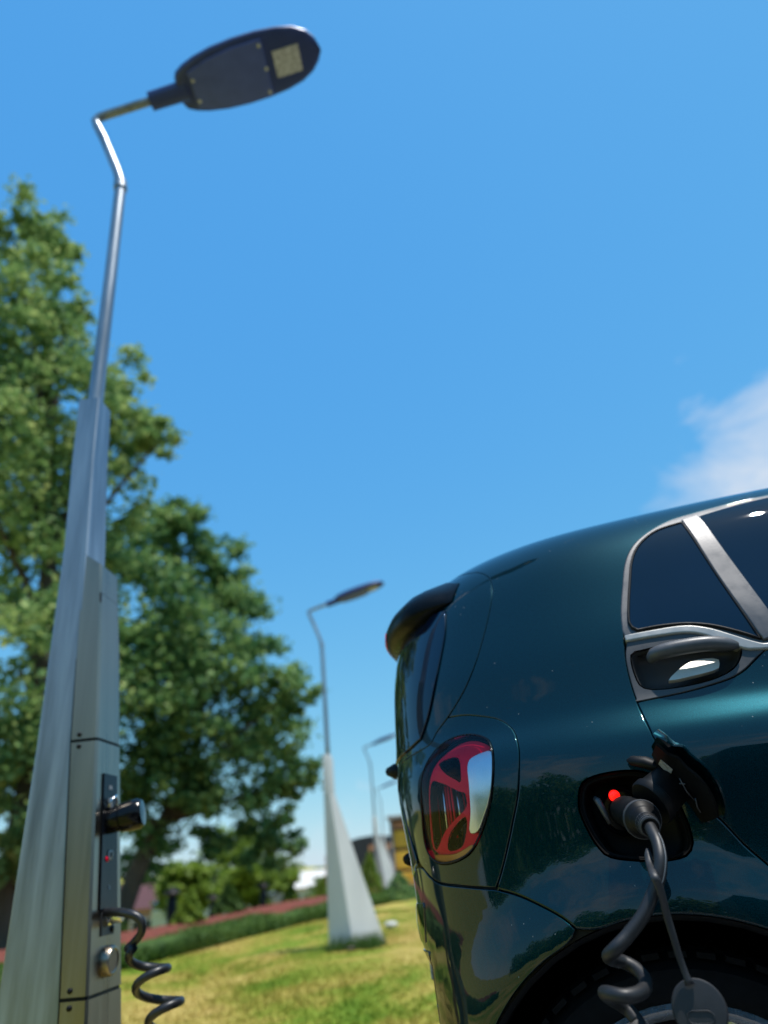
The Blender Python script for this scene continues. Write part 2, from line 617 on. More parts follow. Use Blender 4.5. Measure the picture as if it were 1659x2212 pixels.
def tree(name, base, trunk, blobs, n, size, mat, seed, r0=.24, limbs=True, **kw):
    rng = np.random.default_rng(seed)
    root = empty(name, base, **kw)
    T = catmull(trunk, 5)
    R = np.linspace(r0, r0 * .28, len(T)); R[0] *= 1.35
    parts = [tube(T, R, 10)]
    if limbs:
        for x, y, z, r in blobs:
            if z < base[2] + 2.7:
                continue
            c = np.array((x, y, z))
            cand = [i for i in range(len(T)) if T[i][2] < z - .2] or [0]
            i = cand[int(len(cand) * .75)]
            mid = T[i] * .5 + c * .5 + np.array((0, 0, .12 * r)) + rng.normal(size=3) * .15 * r
            L = catmull([T[i], mid, c], 4)
            parts.append(tube(L, np.linspace(R[i] * .5, .02, len(L)), 6))
    obj('trunk', *merge(parts), 'bark', root)
    P = cloud_points(blobs, n, rng)
    V, F = leaf_quads(P, size, rng)
    obj('crown', V, F, mat, root, smooth=False)
    return root


LB= [(-10.61, 7.54, 15.28, 0.83), (-10.65, 8.99, 16.21, 0.67), (-9.71, 7.34, 12.79, 1.11), (-10.34, 9.31, 14.25, 0.65), (-9.73, 7.89, 11.54, 1.21), (-8.96, 9.0, 11.63, 0.95), (-8.93, 10.22, 11.82, 0.62), (-9.35, 8.59, 9.93, 1.39), (-8.57, 9.71, 10.04, 0.84), (-7.17, 9.3, 9.22, 0.44), (-10.12, 8.91, 8.58, 1.47), (-8.73, 9.55, 8.22, 0.98), (-10.33, 7.24, 10.5, 1.42), (-11.55, 7.32, 14.37, 1.09), (-10.16, 7.35, 8.3, 1.76), (-9.22, 8.85, 6.27, 1.25), (-8.89, 8.18, 4.27, 1.42), (-9.6, 8.32, 2.52, 1.51), (-8.81, 8.47, 2.44, 0.97), (-8.68, 8.77, 1.22, 0.58), (-9.24, 9.74, 6.59, 1.05), (-8.61, 8.88, 3.49, 0.96)]
RB= [(-11.4, 15.2, 9.71, 1.53), (-10.72, 15.82, 10.59, 0.94), (-10.59, 17.92, 10.09, 1.08), (-11.26, 14.6, 7.34, 1.8), (-10.55, 17.11, 7.47, 1.71), (-9.65, 18.1, 8.35, 0.82), (-8.35, 16.72, 6.04, 1.12), (-7.47, 16.63, 5.36, 0.64), (-9.94, 16.2, 5.01, 1.8), (-8.81, 18.25, 4.37, 1.16), (-8.09, 18.22, 3.25, 0.59), (-10.93, 15.07, 4.72, 1.84), (-9.63, 16.99, 3.09, 1.4), (-8.62, 18.38, 2.34, 0.66), (-11.16, 16.03, 2.97, 1.48), (-9.27, 17.94, 1.68, 0.7), (-12.4, 17.39, 1.61, 0.71), (-10.55, 17.43, 1.68, 0.57), (-8.25, 17.52, 1.59, 0.37), (-11.8, 14.59, 5.5, 1.86), (-12.23, 14.93, 3.25, 1.44)]
tree('maple_tree', (-9.2, 9.0, -.05), [(-9.2, 9.02, -.05), (-9.17, 9.05, 1.4), (-9.13, 9.08, 3.3), (-9.25, 8.97, 5.9), (-9.46, 8.77, 9.0), (-9.9, 8.3, 13.0)],
     LB, 38000, .18, 'leaf', 11, .30, label='tall leafy tree at the far left, rising behind the charging post', cat='tree')
tree('maple_tree', (-12.1, 15.7, -.15), [(-12.1, 15.7, -.15), (-11.72, 15.96, 1.25), (-11.37, 16.19, 2.1), (-10.8, 16.5, 3.3), (-10.4, 16.6, 5.2), (-10.7, 16.4, 8)],
     RB, 44000, .22, 'leaf2', 12, .28, label='broad dark tree between the charging post and the second lamp post', cat='tree')
for k, (x, y, h, w, m, lab) in enumerate([
        (-19.1, 31.4, 2.6, 2.2, 'leaf_far', 'low green bush on the slope right of the red roofed house'),
        (-19.3, 35.9, 4.6, 2.6, 'leaf_light', 'bright yellow green bushy tree under the dark tree crown'),
        (-23.3, 48.4, 6.4, 3.0, 'leaf_far', 'taller pale green tree left of the second lamp post'),
        (-27.0, 41.0, 4.4, 3.4, 'leaf_far', 'rounded distant tree behind the low green bush'),
        (-24.0, 60.0, 3.9, 3.0, 'leaf_far', 'small distant tree beside the white building'),
        (-13.6, 21.6, 1.5, 1.5, 'leaf_light', 'sunny low shrub in front of the pale blue parked car'),
        (-13.2, 25.4, 1.5, 1.3, 'leaf_light', 'sunny low shrub in front of the silver grey parked car'),
        (-36.0, 38.0, 6.5, 4.4, 'leaf_far', 'distant tree behind the red roofed house')]):
    z0 = float(terrain(x, y))
    rg = np.random.default_rng(40 + k)
    bl = [(x + rg.normal() * w * .3, y + rg.normal() * w * .3, z0 + h * (.35 + .5 * rg.random()), w * rg.uniform(.3, .5)) for _ in range(9)]
    bl += [(x, y, z0 + h * .55, w * .55), (x, y, z0 + h * .86, w * .26)]
    tree('background_tree', (x, y, z0), [(x, y, z0 - .1), (x + .1, y, z0 + h * .35), (x, y, z0 + h * .75)], bl, 5200, .24, m, 60 + k, .13,
         label=lab, cat='tree', group='trees and bushes beyond the lawn')
# hazy wooded rise far away
P = np.stack([rng.uniform(-330, 60, 22000), rng.uniform(170, 300, 22000), np.zeros(22000)], 1)
P[:, 2] = terrain(P[:, 0], P[:, 1]) + rng.uniform(0, 5, 22000) * (.6 + .4 * np.sin(P[:, 0] * .07))
V, F = leaf_quads(P, 3.0, rng)
tag(obj('distant_wood', V, F, 'leaf_far', smooth=False), 'distant band of trees along the horizon behind the lawn', 'woodland', kind='stuff')


# unseen tree belt added behind the camera for a dark line in the paint
P = np.stack([rng.uniform(-60, 70, 26000), rng.uniform(-44, -30, 26000), np.zeros(26000)], 1)
P[:, 2] = rng.random(26000) ** .8 * (6.5 + 2.5 * np.sin(P[:, 0] * .31) + 1.5 * np.sin(P[:, 0] * .83 + 1))
V, F = leaf_quads(P, 1.1, rng)
tag(obj('added_tree_belt', V, F, 'leaf2', smooth=False), 'unseen belt of trees added behind the camera to darken reflections in the paint', 'woodland', kind='stuff')


def conifer(x, y, h, w, mat, seed, label):
    rg = np.random.default_rng(seed)
    z0 = float(mulch_z(x, y)) if -8.6 < x < -5.7 else float(terrain(x, y))
    root = empty('dwarf_conifer', (x, y, z0), label=label, cat='shrub', group='small shrubs in the mulch bed')
    obj('stem', *tube([(x, y, z0 - .03), (x, y, z0 + h * .3), (x, y, z0 + h * .8)], [.02, .014, .005], 6), 'bark', root)
    n = 2600
    s = rg.random(n) ** 1.4
    a = rg.uniform(0, 2 * math.pi, n)
    r = w * (1 - s) ** .75 * rg.uniform(.55, 1.05, n) * (1 + .18 * np.sin(a * 5 + s * 14))
    P = np.stack([x + r * np.cos(a), y + r * np.sin(a), z0 + .03 + h * s], 1)
    V, F = leaf_quads(P, .07, rg)
    obj('foliage', V, F, mat, root, smooth=False)


conifer(-6.9, 10.6, .5, .26, 'leaf_light', 1, 'bright green little conifer in the mulch nearest the charging post')
conifer(-8.3, 17.8, .5, .26, 'leaf_light', 2, 'bright green conifer in the mulch left of the second lamp post')
conifer(-8.3, 20.0, .5, .3, 'leaf_light', 3, 'green conifer half hidden behind the second lamp post')
conifer(-6.1, 17.9, 1.0, .36, 'leaf_light', 4, 'yellow green conifer between the second lamp post and the car')
conifer(-5.35, 17.9, .62, .5, 'leaf2', 5, 'low dark shrub in the mulch just left of the car')
conifer(-7.4, 9.2, .42, .26, 'leaf_hedge', 6, 'low dark green shrub beside the coiled black cable')
conifer(-7.6, 13.2, .5, .3, 'leaf_hedge', 7, 'dark green shrub midway along the mulch bed')

# hedge: clipped leaves over a solid core, low grass-like edging along the mulch
hroot = empty('hedge', (-5.6, 16, 0), label='long low clipped hedge running along the red mulch bed', cat='hedge')
hv, hf = box((-5.62, 16, .11), (.34, 35, .22), bev=.05)
obj('hedge_core', hv, hf, 'leaf_hedge', hroot)
n = 42000
hp = np.stack([-5.62 + rng.uniform(-.25, .25, n), -2 + 36 * rng.random(n) ** 1.25, .02 + .27 * rng.random(n) ** .7], 1)
hp[:, 2] *= .85 + .25 * np.sin(hp[:, 1] * 2.3) * np.sin(hp[:, 1] * .9 + 1)
hp[:, 0] += .05 * np.sin(hp[:, 1] * 3.1)
V, F = leaf_quads(hp, .07, rng, .2, .4)
obj('hedge_leaves', V, F, 'leaf_hedge', hroot, smooth=False)

# grass blades on the lawn, thickest where the lens sees them
n = 90000
gy = 1.2 + 14 * rng.random(n) ** 1.5
gx = -.85 - rng.random(n) * (1.2 + gy * .62)
keep = gx > -5.4
gx, gy = gx[keep], gy[keep]; n = len(gx)
gz = terrain(gx, gy)
a = rng.uniform(0, math.pi * 2, n); hgt = rng.uniform(.010, .028, n) * (1 + .5 * np.sin(gx * 2) * np.sin(gy * 1.7)); wd = .004 + .004 * rng.random(n)
lean = rng.normal(size=(n, 2)) * .012
B0 = np.stack([gx - np.cos(a) * wd, gy - np.sin(a) * wd, gz], 1); B1 = np.stack([gx + np.cos(a) * wd, gy + np.sin(a) * wd, gz], 1)
B2 = np.stack([gx + lean[:, 0], gy + lean[:, 1], gz + hgt], 1)
V = np.stack([B0, B1, B2], 1).reshape(-1, 3)
tag(obj('grass', V, np.arange(3 * n).reshape(n, 3), 'grass', smooth=False), 'short patchy green and straw coloured lawn grass', 'grass', kind='stuff')

# tuft of longer grass at the foot of the second lamp post
n = 700
tx = -3.08 + rng.uniform(.0, .62, n); ty = 7.44 + rng.uniform(-.32, .06, n); th = rng.uniform(.05, .19, n)
a = rng.uniform(0, 6.28, n); wd = .006
ln = rng.normal(size=(n, 2)) * .03
V = np.stack([np.stack([tx - np.cos(a) * wd, ty - np.sin(a) * wd, th * 0], 1), np.stack([tx + np.cos(a) * wd, ty + np.sin(a) * wd, th * 0], 1), np.stack([tx + ln[:, 0], ty + ln[:, 1], th], 1)], 1).reshape(-1, 3)
tag(obj('grass_tuft', V, np.arange(3 * n).reshape(n, 3), 'leaf_hedge', smooth=False), 'tuft of long grass at the foot of the pale lamp post', 'grass', kind='stuff')

# pale stone on the lawn, dark clod nearer
for (x, y, s, m, lab) in [(-3.03, 9.5, .10, 'stone', 'pale round stone lying on the lawn right of the lamp post'), (-2.72, 7.0, .045, 'bark', 'small dark clod on the lawn before the lamp post')]:
    rg = np.random.default_rng(int(abs(x * 100)))
    rings = []
    for k in range(6):
        t = math.pi * (k + .3) / 6.4
        rings.append([(x + s * math.sin(t) * math.cos(q) * rg.uniform(.9, 1.1), y + s * math.sin(t) * math.sin(q) * rg.uniform(.8, 1.0), .02 + s * .55 * (1 - math.cos(t)) * .8) for q in np.linspace(0, 2 * math.pi, 11)[:-1]])
    tag(obj('stone', *loft(rings), m), lab, 'stone')

# ------------------------------------------------------------------ lamp posts
DAZ = math.radians(11.8)


def rect(p0, p1, h, z, e=.004):
    return [(p0 + e, -h, z), (p1 - e, -h, z), (p1, -h + e, z), (p1, h - e, z), (p1 - e, h, z), (p0 + e, h, z), (p0, h - e, z), (p0, -h + e, z)]


def lamp_top(root, pole_mat, z0, pole_r=.027):
    """pole, cranked neck, arm and flat luminaire, in the lamp's own frame (arm along +x)"""
    path = [(.022, 0, z0), (.022, 0, z0 + .3), (.018, 0, 3.0), (.012, 0, 3.52)] + [(.006, 0, 3.585), (-.012, 0, 3.65)] + [(-.10, 0, 3.90), (-.145, 0, 4.01), (-.155, 0, 4.045), (-.140, 0, 4.068), (-.10, 0, 4.082), (.06, 0, 4.125), (.20, 0, 4.16)]
    n1 = 5
    R = [pole_r * 1.12, pole_r * 1.1, pole_r, pole_r * .97, pole_r * .97] + [pole_r * .85] * (len(path) - 5)
    obj('pole', *tube(path, R, 16), pole_mat, root, world_space=False)
    obj('neck_collar', *tube([(.012, 0, 3.53), (.008, 0, 3.575)], pole_r * 1.16, 16), pole_mat, root, world_space=False, sharp=40)
    # luminaire: frame with l along the arm
    o = np.array((.115, 0, 4.135)); ax = np.array((math.cos(.262), 0, math.sin(.262))); up = np.array((-ax[2], 0, ax[0]))
    def fr(l, w, h):
        return o + ax * l + np.array((0, w, 0)) + up * h
    obj('spigot', *tube([fr(-.01, 0, 0), fr(.13, 0, 0), fr(.17, 0, .004)], [.042, .044, .05], 16), 'head', root, world_space=False, sharp=40)
    Ls = [.135, .15, .19, .25, .34, .45, .56, .66, .74, .80, .835, .852]
    Ws = [.055, .085, .108, .128, .146, .155, .155, .146, .128, .095, .055, .012]
    Hs = [.05, .06, .066, .070, .070, .066, .062, .056, .05, .042, .034, .02]
    rings = []
    for l, w, h in zip(Ls, Ws, Hs):
        ring = []
        for k in range(24):
            t = 2 * math.pi * k / 24
            c, s = math.cos(t), math.sin(t)
            y = w * math.copysign(abs(c) ** .75, c)
            zz = (h if s > 0 else .022) * math.copysign(abs(s) ** .8, s)
            ring.append(fr(l, y, zz))
        rings.append(ring)
    head = obj('head_shell', *loft(rings), 'head', root, world_space=False, sharp=50)
    out = [(.20, .085), (.30, .115), (.42, .132), (.55, .134), (.575, .132)]
    po = [(l, w) for l, w in out] + [(l, -w) for l, w in out[::-1]]
    obj('lower_cover', *loft([[fr(l, w, -.018) for l, w in po], [fr(l, w, -.029) for l, w in po], [fr(l * .98 + .008, w * .94, -.032) for l, w in po]]), 'head_cover', head, world_space=False, sharp=30)
    obj('light_window', *loft([[fr(l, w, -.016) for l, w in ((.615, -.062), (.745, -.062), (.745, .062), (.615, .062))], [fr(l, w, -.0275) for l, w in ((.615, -.062), (.745, -.062), (.745, .062), (.615, .062))]]), 'lens_cream', head, world_space=False, smooth=False)
    for l, w in ((.57, 0), (.56, .11), (.56, -.11), (.215, .05), (.215, -.05)):
        obj('screw', *lathe([(.0, .0), (.009, .0), (.009, .006), (.006, .009), (0, .009)], fr(l, w, -.030), -up, 10), 'stone', head, world_space=False)


# charging post in front, with its steel housing
L1 = empty('charging_lamp_post', (-1.204, .448, 0), DAZ, label='tall steel street lamp with charger housing at the left, nearest the camera', cat='lamp post')
zs = [0, .53, 1.16, 1.78, 2.10, 2.36]
PB = {0: (.015, .215, .104), .53: (.015, .183, .088), 1.16: (.015, .122, .068), 1.78: (.012, .090, .062), 2.10: (-.006, .070, .054), 2.36: (-.016, .060, .047)}
obj('post_body', *loft([rect(*PB[z][:2], PB[z][2], z) for z in zs]), 'galv', L1, world_space=False, sharp=25)
obj('base_plate', *box((.12, 0, .012), (.36, .32, .024), bev=.006), 'galv', L1, world_space=False, sharp=30)
lamp_top(L1, 'galv', 2.0, .0245)
BX = lambda z: (np.interp(z, [0, .53, 1.16, 1.74], [.205, .172, .112, .074]), np.interp(z, [0, .53, 1.16, 1.74], [.285, .243, .192, .142]), np.interp(z, [0, .53, 1.16, 1.74], [.110, .094, .073, .060]))


def housing(name, z0, z1, mat, slant=0.):
    rings = []
    for z in (z0, (z0 + z1) / 2, z1):
        g, e, h = BX(z)
        r = rect(g, e, h, z, .006)
        if slant and z == z1:
            r = [(x, y, zz - slant * max(0, (x - g) / (e - g))) for x, y, zz in r]
        rings.append(r)
    return obj(name, *loft(rings), mat, L1, world_space=False, sharp=25)


housing('upper_cover', 1.166, 1.745, 'steel', .05)
mid = housing('charger_housing', .572, 1.158, 'steel')
low = housing('lower_cover', .01, .564, 'steel')
obj('seam_filler', *loft([rect(*[v * .985 for v in BX(z)[:2]], BX(z)[2] * .97, z) for z in (.02, .55, 1.15, 1.60)]), 'black', L1, world_space=False, smooth=False)


def on_front(q, z, out=0.):
    """point on the housing's front (arm side) face"""
    return np.array((BX(z)[1] + out, q, z))


def plate(pts, th, out0):
    a = [on_front(q, z, out0) for q, z in pts]; b = [on_front(q, z, out0 + th) for q, z in pts]
    return loft([a, b])


panel = obj('display_strip', *plate([(-.046, .745), (.052, .745), (.043, 1.075), (-.036, 1.075)], .004, .0005), 'display', L1, world_space=False, smooth=False)
for (q0, q1, z0, z1) in ((-.008, .010, 1.035, 1.046), (-.012, .014, .985, 1.012), (-.010, .012, .962, .968), (-.006, .006, .79, .80), (-.004, .008, .87, .885)):
    obj('printed_mark', *plate([(q0, z0), (q1, z0), (q1, z1), (q0, z1)], .0008, .0048), 'print', panel, world_space=False, smooth=False)
obj('indicator_light', *lathe([(0, 0), (.007, 0), (.006, .004), (0, .005)], on_front(-.014, .862, .004), (1, 0, 0), 12), 'red_lens', panel, world_space=False)
obj('indicator_ring', *lathe([(.007, 0), (.012, 0), (.012, .004), (.007, .004)], on_front(.004, .872, .004), (1, 0, 0), 14), 'stone', panel, world_space=False)
# round socket cover sticking out of the strip, held by a bright hasp
sk = on_front(0, .955, 0)
obj('socket_cover', *lathe([(0, -.01), (.030, -.01), (.033, .0), (.033, .030), (.037, .034), (.040, .060), (.039, .082), (.033, .092), (.0, .094)], sk, (.93, .16, .16), 22), 'black_gloss', L1, world_space=False, sharp=35)
obj('hasp', *tube([sk + np.array(v) for v in ((.006, -.02, .03), (.014, -.022, .05), (.018, -.004, .062), (.014, .014, .05), (.008, .016, .03))], .0045, 8), 'chrome', L1, world_space=False)
pl0 = on_front(0, .728, 0)
obj('outlet_plate', *plate([(-.034, .688), (.034, .688), (.034, .742), (-.034, .742)], .003, .0005), 'trim_dark', L1, world_space=False, smooth=False)
obj('outlet_gland', *lathe([(0, -.005), (.019, -.005), (.019, .012), (.015, .016), (.015, .034), (.012, .044), (0, .044)], on_front(-.004, .727, .0), (1, 0, 0), 16), 'chrome', L1, world_space=False, sharp=35)
obj('key_slot', *lathe([(0, 0), (.008, 0), (.008, .004), (0, .004)], on_front(.022, .700, .003), (1, 0, 0), 12), 'black', L1, world_space=False)
knob = obj('round_lock', *lathe([(0, -.004), (.034, -.004), (.034, .014), (.031, .020), (.027, .021), (.024, .0185), (0, .0185)], on_front(0, .632, 0), (1, 0, 0), 28), 'steel', L1, world_space=False, sharp=30)
for z in (1.146, 1.178, .585, .551):
    g, e, h = BX(z)
    obj('bolt', *lathe([(0, 0), (.0065, 0), (.006, .003), (0, .0035)], (g + .028, -h, z), (0, -1, 0), 10), 'black', L1, world_space=False)

# the plain lamps further along the row
L2 = empty('street_lamp', (-3.08, 7.44, 0), DAZ, label='second street lamp with white flared base, standing on the lawn mid picture', cat='lamp post', group='street lamps in a row')


def quad_ring(A, E, Fp, B, z, e=.01):
    P = [np.array(v, float) for v in (A, E, Fp, B)]
    out = []
    for i in range(4):
        a, b, c = P[i - 1], P[i], P[(i + 1) % 4]
        out += [(*(b + (a - b) / np.linalg.norm(a - b) * e), z), (*(b + (c - b) / np.linalg.norm(c - b) * e), z)]
    return out


obj('flared_base', *loft([quad_ring((-.06, -.06), (.24, -.15), (.58, .15), (.05, .22), 0), quad_ring((-.05, -.06), (.135, -.11), (.325, .09), (.03, .13), .85), quad_ring((-.045, -.055), (.04, -.075), (.082, .03), (.0, .065), 1.66, .006)]), 'post_paint', L2, world_space=False, sharp=20)
obj('base_collar', *loft([quad_ring((-.046, -.058), (.042, -.078), (.086, .032), (.0, .068), 1.63, .006), quad_ring((-.04, -.05), (.045, -.065), (.085, .03), (-.01, .06), 2.05, .006), quad_ring((-.032, -.03), (.04, -.04), (.06, .02), (-.01, .04), 2.12, .006)]), 'post_paint', L2, world_space=False, sharp=20)
lamp_top(L2, 'galv', 1.95)
for (x, y, z, lab) in ((-6.48, 19.71, .0, 'third street lamp of the row, small and half behind the car'), (-10.14, 32.12, 0, 'farthest street lamp of the row, faint beside the car')):
    c = copy_tree(L2)
    c.location = (x, y, z)
    c['label'] = lab

# ------------------------------------------------------------------ bollards, parked cars and buildings beyond the lawn
b0 = None
for (x, y, lab) in ((-9.12, 15.24, 'black bollard light left of the parked cars'), (-8.3, 16.2, 'black bollard light in front of the parked cars'), (-7.5, 11.0, 'black bollard light at the near end of the mulch bed')):
    if b0 is None:
        b0 = empty('bollard_light', (0, 0, 0), cat='bollard', group='black bollards along the mulch bed')
        obj('bollard_post', *lathe([(.0, 0), (.075, 0), (.075, .42), (.06, .44), (0, .44)], (0, 0, 0), (0, 0, 1), 14), 'black', b0, world_space=False, sharp=40)
        obj('bollard_head', *lathe([(0, .44), (.06, .44), (.06, .50), (.16, .52), (.13, .56), (.04, .62), (0, .63)], (0, 0, 0), (0, 0, 1), 14), 'black', b0, world_space=False, sharp=40)
        bb = b0
    else:
        bb = copy_tree(b0)
    z0 = float(mulch_z(x, y)) if -8.6 < x < -5.7 else float(terrain(x, y))
    bb.location = (x, y, z0 - .03)
    bb['label'] = lab


def house(name, x, y, rz, w, d, hw, hr, wall, roof, label, rows, base=None, gable=True):
    z0 = float(terrain(x, y)) - .1 if base is None else base
    root = empty(name, (x, y, z0), rz, label=label, cat='building')
    obj('wall', *box((0, 0, hw / 2), (w, d, hw)), wall, root, world_space=False, smooth=False)
    o = .35
    if gable:
        A = [(-w / 2 - o, -d / 2 - o, hw - .1), (-w / 2 - o, d / 2 + o, hw - .1), (-w / 2 - o, 0, hw + hr)]
        B = [(-A[0][0], v[1], v[2]) for v in A]
        obj('roof', *loft([A, B]), roof, root, world_space=False, smooth=False)
        obj('chimney', *box((w * .22, d * .12, hw + hr * .95), (.6, .5, 1.0)), wall, root, world_space=False, smooth=False)
    else:
        obj('roof', *box((0, 0, hw + hr / 2), (w + o, d + o, hr), bev=.08), roof, root, world_space=False, smooth=False)
    nx = max(2, int(w / 2.6))
    for r in rows:
        for i in range(nx):
            xx = -w / 2 + (i + .5) * w / nx
            wv = obj('window', *box((xx, -d / 2 - .02, r), (1.2, .10, 1.25)), 'wall_white', root, world_space=False, smooth=False)
            obj('pane', *box((xx, -d / 2 - .055, r), (1.0, .06, 1.05)), 'window', wv, world_space=False, smooth=False)
    return root


house('red_roof_house', -26.5, 37.5, math.radians(38), 8.0, 6.5, 2.55, 1.15, 'wall_pink', 'roof_red', 'small pinkish house with dark red roof beyond the lawn at left', [1.4])
house('white_house', -27.5, 66.0, math.radians(20), 9, 7, 3.4, 1.2, 'wall_white', 'wall_white', 'far pale building left of the second lamp post base', [1.5])
house('long_white_house', -42.0, 62.0, math.radians(30), 12, 7, 3.2, 1.3, 'wall_white', 'roof_red', 'far white house half hidden in the trees at left', [1.5])

# charcoal pavilion with barrel roof, and the ochre panelled kiosk near the car
pv = empty('charcoal_pavilion', (-11.4, 34.6, 0), math.radians(16), label='charcoal barrel roofed building behind the third street lamp', cat='building')
prof = [(-2.2, 0), (-2.2, 1.15)] + [(-2.2 + 2.2 * (1 - math.cos(t)), 1.15 + 1.0 * math.sin(t)) for t in np.linspace(.25, math.pi - .25, 11)] + [(2.2, 1.15), (2.2, 0)]
obj('wall', *loft([[(a, -2, b) for a, b in prof], [(a, 3, b) for a, b in prof]]), 'wall_dark', pv, world_space=False, smooth=False)
obj('side_panel', *box((-1.75, -2.06, .85), (.9, .1, 1.3)), 'wall_red', pv, world_space=False, smooth=False)
for xx in (.15, .95):
    wv = obj('window', *box((xx, -2.05, 1.0), (.66, .08, 1.5)), 'terracotta', pv, world_space=False, smooth=False)
    obj('pane', *box((xx, -2.11, 1.1), (.46, .05, .9)), 'window', wv, world_space=False, smooth=False)
kk = empty('ochre_kiosk', (-6.45, 24.6, 0), math.radians(14), label='tall ochre panelled kiosk with pale frame beside the car tail', cat='building')
obj('wall', *box((0, 0, 1.1), (1.9, 1.6, 2.2)), 'wall_dark', kk, world_space=False, smooth=False)
for i, zc in enumerate((.32, .95, 1.58, 2.02)):
    for xx in (-.46, .46):
        obj('panel', *box((xx, -.83, zc), (.82, .07, .52 if i < 3 else .24), bev=.01), ('ochre', 'ochre', 'ochre', 'terracotta')[i], kk, world_space=False, smooth=False)
for xx in (-.93, 0, .93):
    obj('frame_post', *box((xx, -.87, 1.1), (.08, .06, 2.24)), 'concrete', kk, world_space=False, smooth=False)
obj('roof', *box((0, -.05, 2.27), (2.1, 1.9, .12), bev=.02), 'concrete', kk, world_space=False, smooth=False)


# ------------------------------------------------------------------ car body surface
# The body is one smooth surface S(u, t): u runs along the plan outline from the middle of the
# tail, round the corner and along the side to the nose; t climbs from the sill to the roof's middle.
def nspline(xs,ys):
    xs=np.array(xs,float); ys=np.array(ys,float); n=len(xs); h=np.diff(xs)
    if ys.ndim==1: ys=ys[:,None]
    A=np.zeros((n,n)); B=np.zeros((n,ys.shape[1])); A[0,0]=A[-1,-1]=1
    for i in range(1,n-1):
        A[i,i-1]=h[i-1]; A[i,i]=2*(h[i-1]+h[i]); A[i,i+1]=h[i]
        B[i]=6*((ys[i+1]-ys[i])/h[i]-(ys[i]-ys[i-1])/h[i-1])
    M=np.linalg.solve(A,B)
    def f(x):
        x=np.asarray(x,float); sh=x.shape; x=x.ravel()
        i=np.clip(np.searchsorted(xs,x)-1,0,n-2); d=xs[i+1]-x; e=x-xs[i]; hh=h[i]
        r=(M[i]*(d**3)[:,None]+M[i+1]*(e**3)[:,None])/(6*hh)[:,None]+(ys[i]/hh[:,None]-M[i]*hh[:,None]/6)*d[:,None]+(ys[i+1]/hh[:,None]-M[i+1]*hh[:,None]/6)*e[:,None]
        return r.reshape(sh+(ys.shape[1],))
    return f
PLAN=[(-.185,.83),(-.18,.62),(-.165,.42),(-.115,.245),(-.03,.125),(.09,.05),(.23,.012),(.38,0),(.6,.004),(.9,.012),(1.3,.02),(1.7,.02),(2.1,.015),(2.32,.06),(2.48,.2),(2.56,.42),(2.59,.62),(2.60,.83)]
_p=np.array(PLAN); _s=np.concatenate([[0],np.cumsum(np.hypot(*np.diff(_p,axis=0).T))])
_pf=nspline(_s,_p); UMAX=_s[-1]
#            t:  0          1           2          3         4          5          6          7          8         9          10         11
SIDE=[(.06,.20),(.025,.32),(.003,.50),(0,.66),(.005,.80),(.010,.925),(.052,.995),(.080,1.10),(.127,1.22),(.185,1.345),(.26,1.43),(.37,1.472),(.60,1.50),(.83,1.508)]
REAR=[(.10,.20),(.065,.32),(.05,.50),(.042,.66),(.028,.80),(.012,.92),(.012,1.005),(.014,1.10),(.025,1.22),(.065,1.345),(.135,1.42),(.25,1.465),(.40,1.49),(.58,1.50)]
_sf=nspline(range(len(SIDE)),SIDE); _rf=nspline(range(len(REAR)),REAR); TMAX=len(SIDE)-1
def sm(a,b,x):
    k=np.clip((x-a)/(b-a),0,1); return k*k*(3-2*k)
def S(u,t):
    u=np.asarray(u,float); t=np.asarray(t,float); u,t=np.broadcast_arrays(u,t)
    p=_pf(u); x=p[...,0]; y=p[...,1]
    C=np.stack([np.clip(x,.40,2.1),np.full_like(x,.83)],-1)
    d=C-p; L=np.linalg.norm(d,axis=-1); 
    w=sm(.05,.35,u)*0+sm(.30,.95,u)      # 0 rear, 1 side
    w=w*(1-sm(UMAX-.9,UMAX-.35,u))
    a=_sf(t); b=_rf(t)
    q=(a[...,0]/.83*w+b[...,0]/.58*(1-w))
    q=np.clip(q,None,1); z=a[...,1]*w+b[...,1]*(1-w)
    xy=p+d*q[...,None]
    g=1-sm(1.45,2.25,xy[...,0])*.93
    z=np.where(z>.93,.93+(z-.93)*g,z)
    z=z-np.where(z>1.2,0.022*sm(.75,.0,xy[...,0])*sm(1.2,1.48,z),0)
    X=xy[...,0]; Y=xy[...,1].copy()
    for ax in (.35,2.223):
        r=np.hypot(X-ax,z-.332); Y=Y-.016*sm(.46,.36,r)*sm(.5,.2,Y)
    return np.stack([X,Y,z],-1)
def N(u,t,e=1e-3):
    du=S(np.asarray(u)+e,t)-S(np.asarray(u)-e,t); dt=S(u,np.asarray(t)+e)-S(u,np.asarray(t)-e)
    n=np.cross(du,dt); n/=np.linalg.norm(n,axis=-1,keepdims=True)+1e-12
    return n

# panel seams and outlines in (u, t) and cable points in metres
TG=[(0.8166,9.42),(0.851,9.216),(0.8805,8.952),(0.8945,8.55),(0.8901,8.11),(0.8791,7.675),(0.8646,7.259),(0.8413,6.875),(0.8123,6.587),(0.7901,6.402)]
TG2=[(0.7901,6.402),(0.7574,6.154),(0.7293,5.858),(0.6293,5.706),(0.5837,5.654)]
TP=[(0.7901,6.402),(0.832,6.376),(0.8668,6.308),(0.9111,6.175),(0.9381,5.989),(0.9546,5.739),(0.9657,5.333),(0.9679,5.007),(0.9595,4.56),(0.9389,4.188),(0.9199,3.892),(0.9025,3.648),(0.8905,3.515)]
BT=[(0.6752,3.853),(0.7175,3.697),(0.752,3.614),(0.8249,3.56),(0.8904,3.514)]
BT2=[(0.8904,3.514),(0.9288,3.44),(0.9675,3.322),(0.9993,3.201),(1.0183,3.087)]
